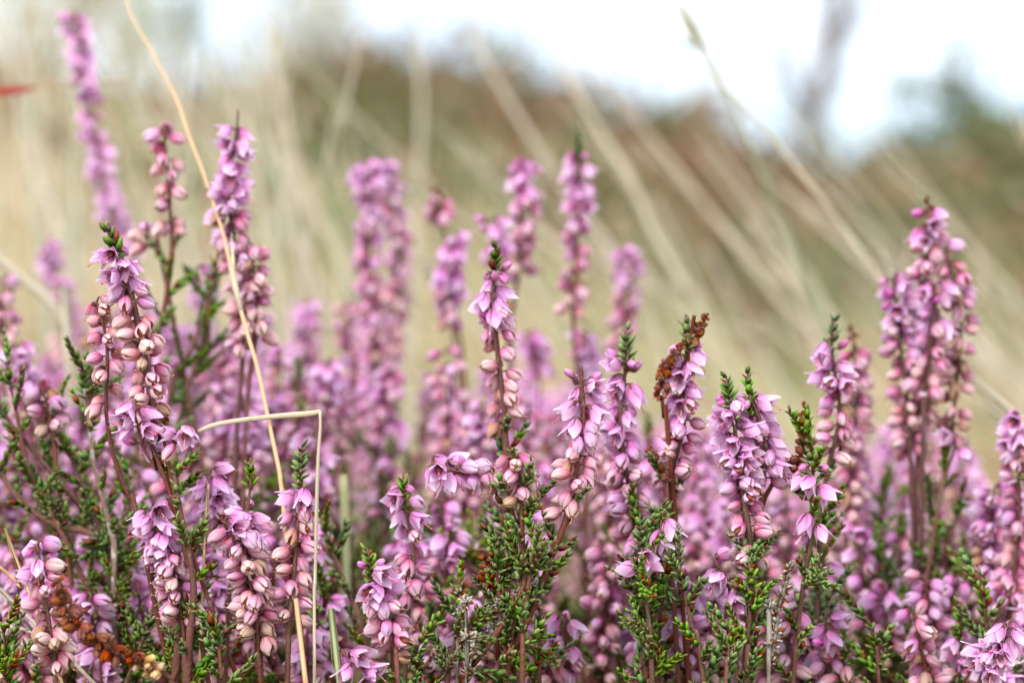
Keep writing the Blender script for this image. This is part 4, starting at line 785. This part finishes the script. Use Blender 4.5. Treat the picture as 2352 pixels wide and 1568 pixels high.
while len(placed) < 232 and n_try < 4000:
    n_try += 1; vx = RC.uniform(-60, 2410); top = lerp_tab(TOPS, vx); f = RC.random() ** 1.05; D = .474 + .17 * (1 - f) ** 1.3 * RC.uniform(.5, 1.2)
    vy = top + f * (1480 - top) * RC.uniform(.85, 1.0) + RC.uniform(-15, 30)
    if 745 < vx < 900 and vy > 900: continue            # the dark gap
    if 130 < vx < 300 and vy > 1000 and RC.random() < .5: continue
    if any(abs(vx - a) < 24 and abs(vy - b) < 60 for a, b in placed): continue
    placed.append((vx, vy)); lx = RC.gauss(0, .07); stage = min(.9, max(0, RC.gauss(.52, .22))); opn = RC.random() < .5; tip = RC.choice(['leafy', 'none', 'none', 'bare'])
    ln = RC.uniform(230, 420) * .48 / D; o = RC.uniform(50, 130) * .48/D if opn else 0; st = 70*.48/D if tip == 'leafy' else 8
    pts = [(vx + lx*h + 14*math.sin(h/140 + vx), vy + h) for h in (0, 70, 150, 240, 340, 460, 600)]
    if vy > 1080: ln *= RC.uniform(.5, .9)
    if 740 < vx < 905: ln = min(ln, max(60, 1060 - vy - st)); o = min(o, ln*.6)
    spike(crowd_label(vx, vy, D, stage, tip, opn), pts, D, D + .01, tip=tip, op=(st, st + o) if opn else (0, 0), cl=(st + o*.9, st + ln), stage=stage, dens=RC.uniform(.6, 1.15) * (1 if D < .6 else .85), shoots=(st + ln, st + ln + 460*.48/D), sstep=6.5 if D > .56 else 4.2, sr=RC.uniform(.45, .65), group='heather spikes crowding behind the front row')
def far_mass():
    r = random.Random(77); b = MB()
    for k in range(125):
        vx = r.uniform(-120, 2450) if k < 70 else r.uniform(1000, 2450); top = lerp_tab(TOPS, vx); D = r.uniform(.62, .98); vy = top + 0 + abs(r.gauss(0, 120))
        if vx > 1480 and vy < 960: vy += 110
        if 745 < vx < 900 and r.random() < .3: continue
        px = W*D/2352; p0 = P(vx, vy, D); lx = r.gauss(0, .06); g = Vector((p0.x + lx*p0.z, D, 0)); b.tube([p0, p0.lerp(g, .5), g], [.0004, .0009, .0014], 'stem', 4)
        n = r.randint(45, 80); cz = r.choice(['lilac', 'pink', 'pink', 'salmon'])
        for q in range(n):
            s_ = q * .95*mm; c = p0.lerp(g, min(1, s_/p0.z)); a = q*2.4 + r.random(); o = Vector((math.cos(a), math.sin(a), -.45)).normalized()
            mt = 'lilac' if (q < 16 and cz != 'salmon') or r.random() < .15 else cz; sc = r.uniform(.8, 1.15)
            b.ball(c + o*3.2*mm, 1.25*mm*sc, 1.75*mm*sc, mt, axis=o, n=5, m=3)
        for q in range(14):
            s_ = n*.95*mm + q*4*mm; c = p0.lerp(g, min(1, s_/p0.z)); a = q*2.4; o = Vector((math.cos(a), math.sin(a), 1.2)).normalized()
            b.tube([c, c + o*5*mm, c + o*10*mm], [.6*mm, 1.1*mm, .5*mm], 'leaf', 4)
    o = link('heather', b.mesh('heather_mass')); o['kind'] = 'stuff'; print('far mass faces', len(b.f))
far_mass()
nl = 0; RL = random.Random(5)
while nl < 34:                                            # green branches between the flowering ones
    vx = RL.uniform(-40, 2400); vy = RL.uniform(1120, 1480); D = .480 + .09*RL.random() - (.025 if vy > 1380 else 0)
    if 770 < vx < 880 and RL.random() < .6: continue
    nl += 1; lx = RL.gauss(0, .38); i = max(0, sum(1 for x, _ in MARKS if x <= vx) - 1)
    for adj in ('leafy green', 'dim green', 'dense green', 'sparse green', 'short green', 'ragged green', 'plain green', 'slanting green', 'thin green', 'fresh green', 'darker green'):
        lab = ('%s branch between %s and %s' % (adj, MARKS[i][1], MARKS[min(i+1, len(MARKS)-1)][1])).replace('upright green-tipped', 'green-tipped').replace('purple straw-side', 'purple').replace('small drooping', 'drooping').replace('sideways lilac', 'sideways')
        if lab not in used: break
    used.add(lab)
    lab = lab.replace('between the spike cut by the edge and', 'just beneath')
    branch(lab, [(vx, vy), (vx + lx*100, vy + 90), (vx + lx*220, vy + 200), (vx + lx*330, vy + 330)], D, step=2.6, end=480, sr=.75)
[print('LONG', o['label']) for o in bpy.data.objects if o.get('label') and len(o['label'].replace('-', ' ').split()) > 16]
print('COUNT', COUNT, 'objects', len(bpy.data.objects), 'crowd', len(placed))
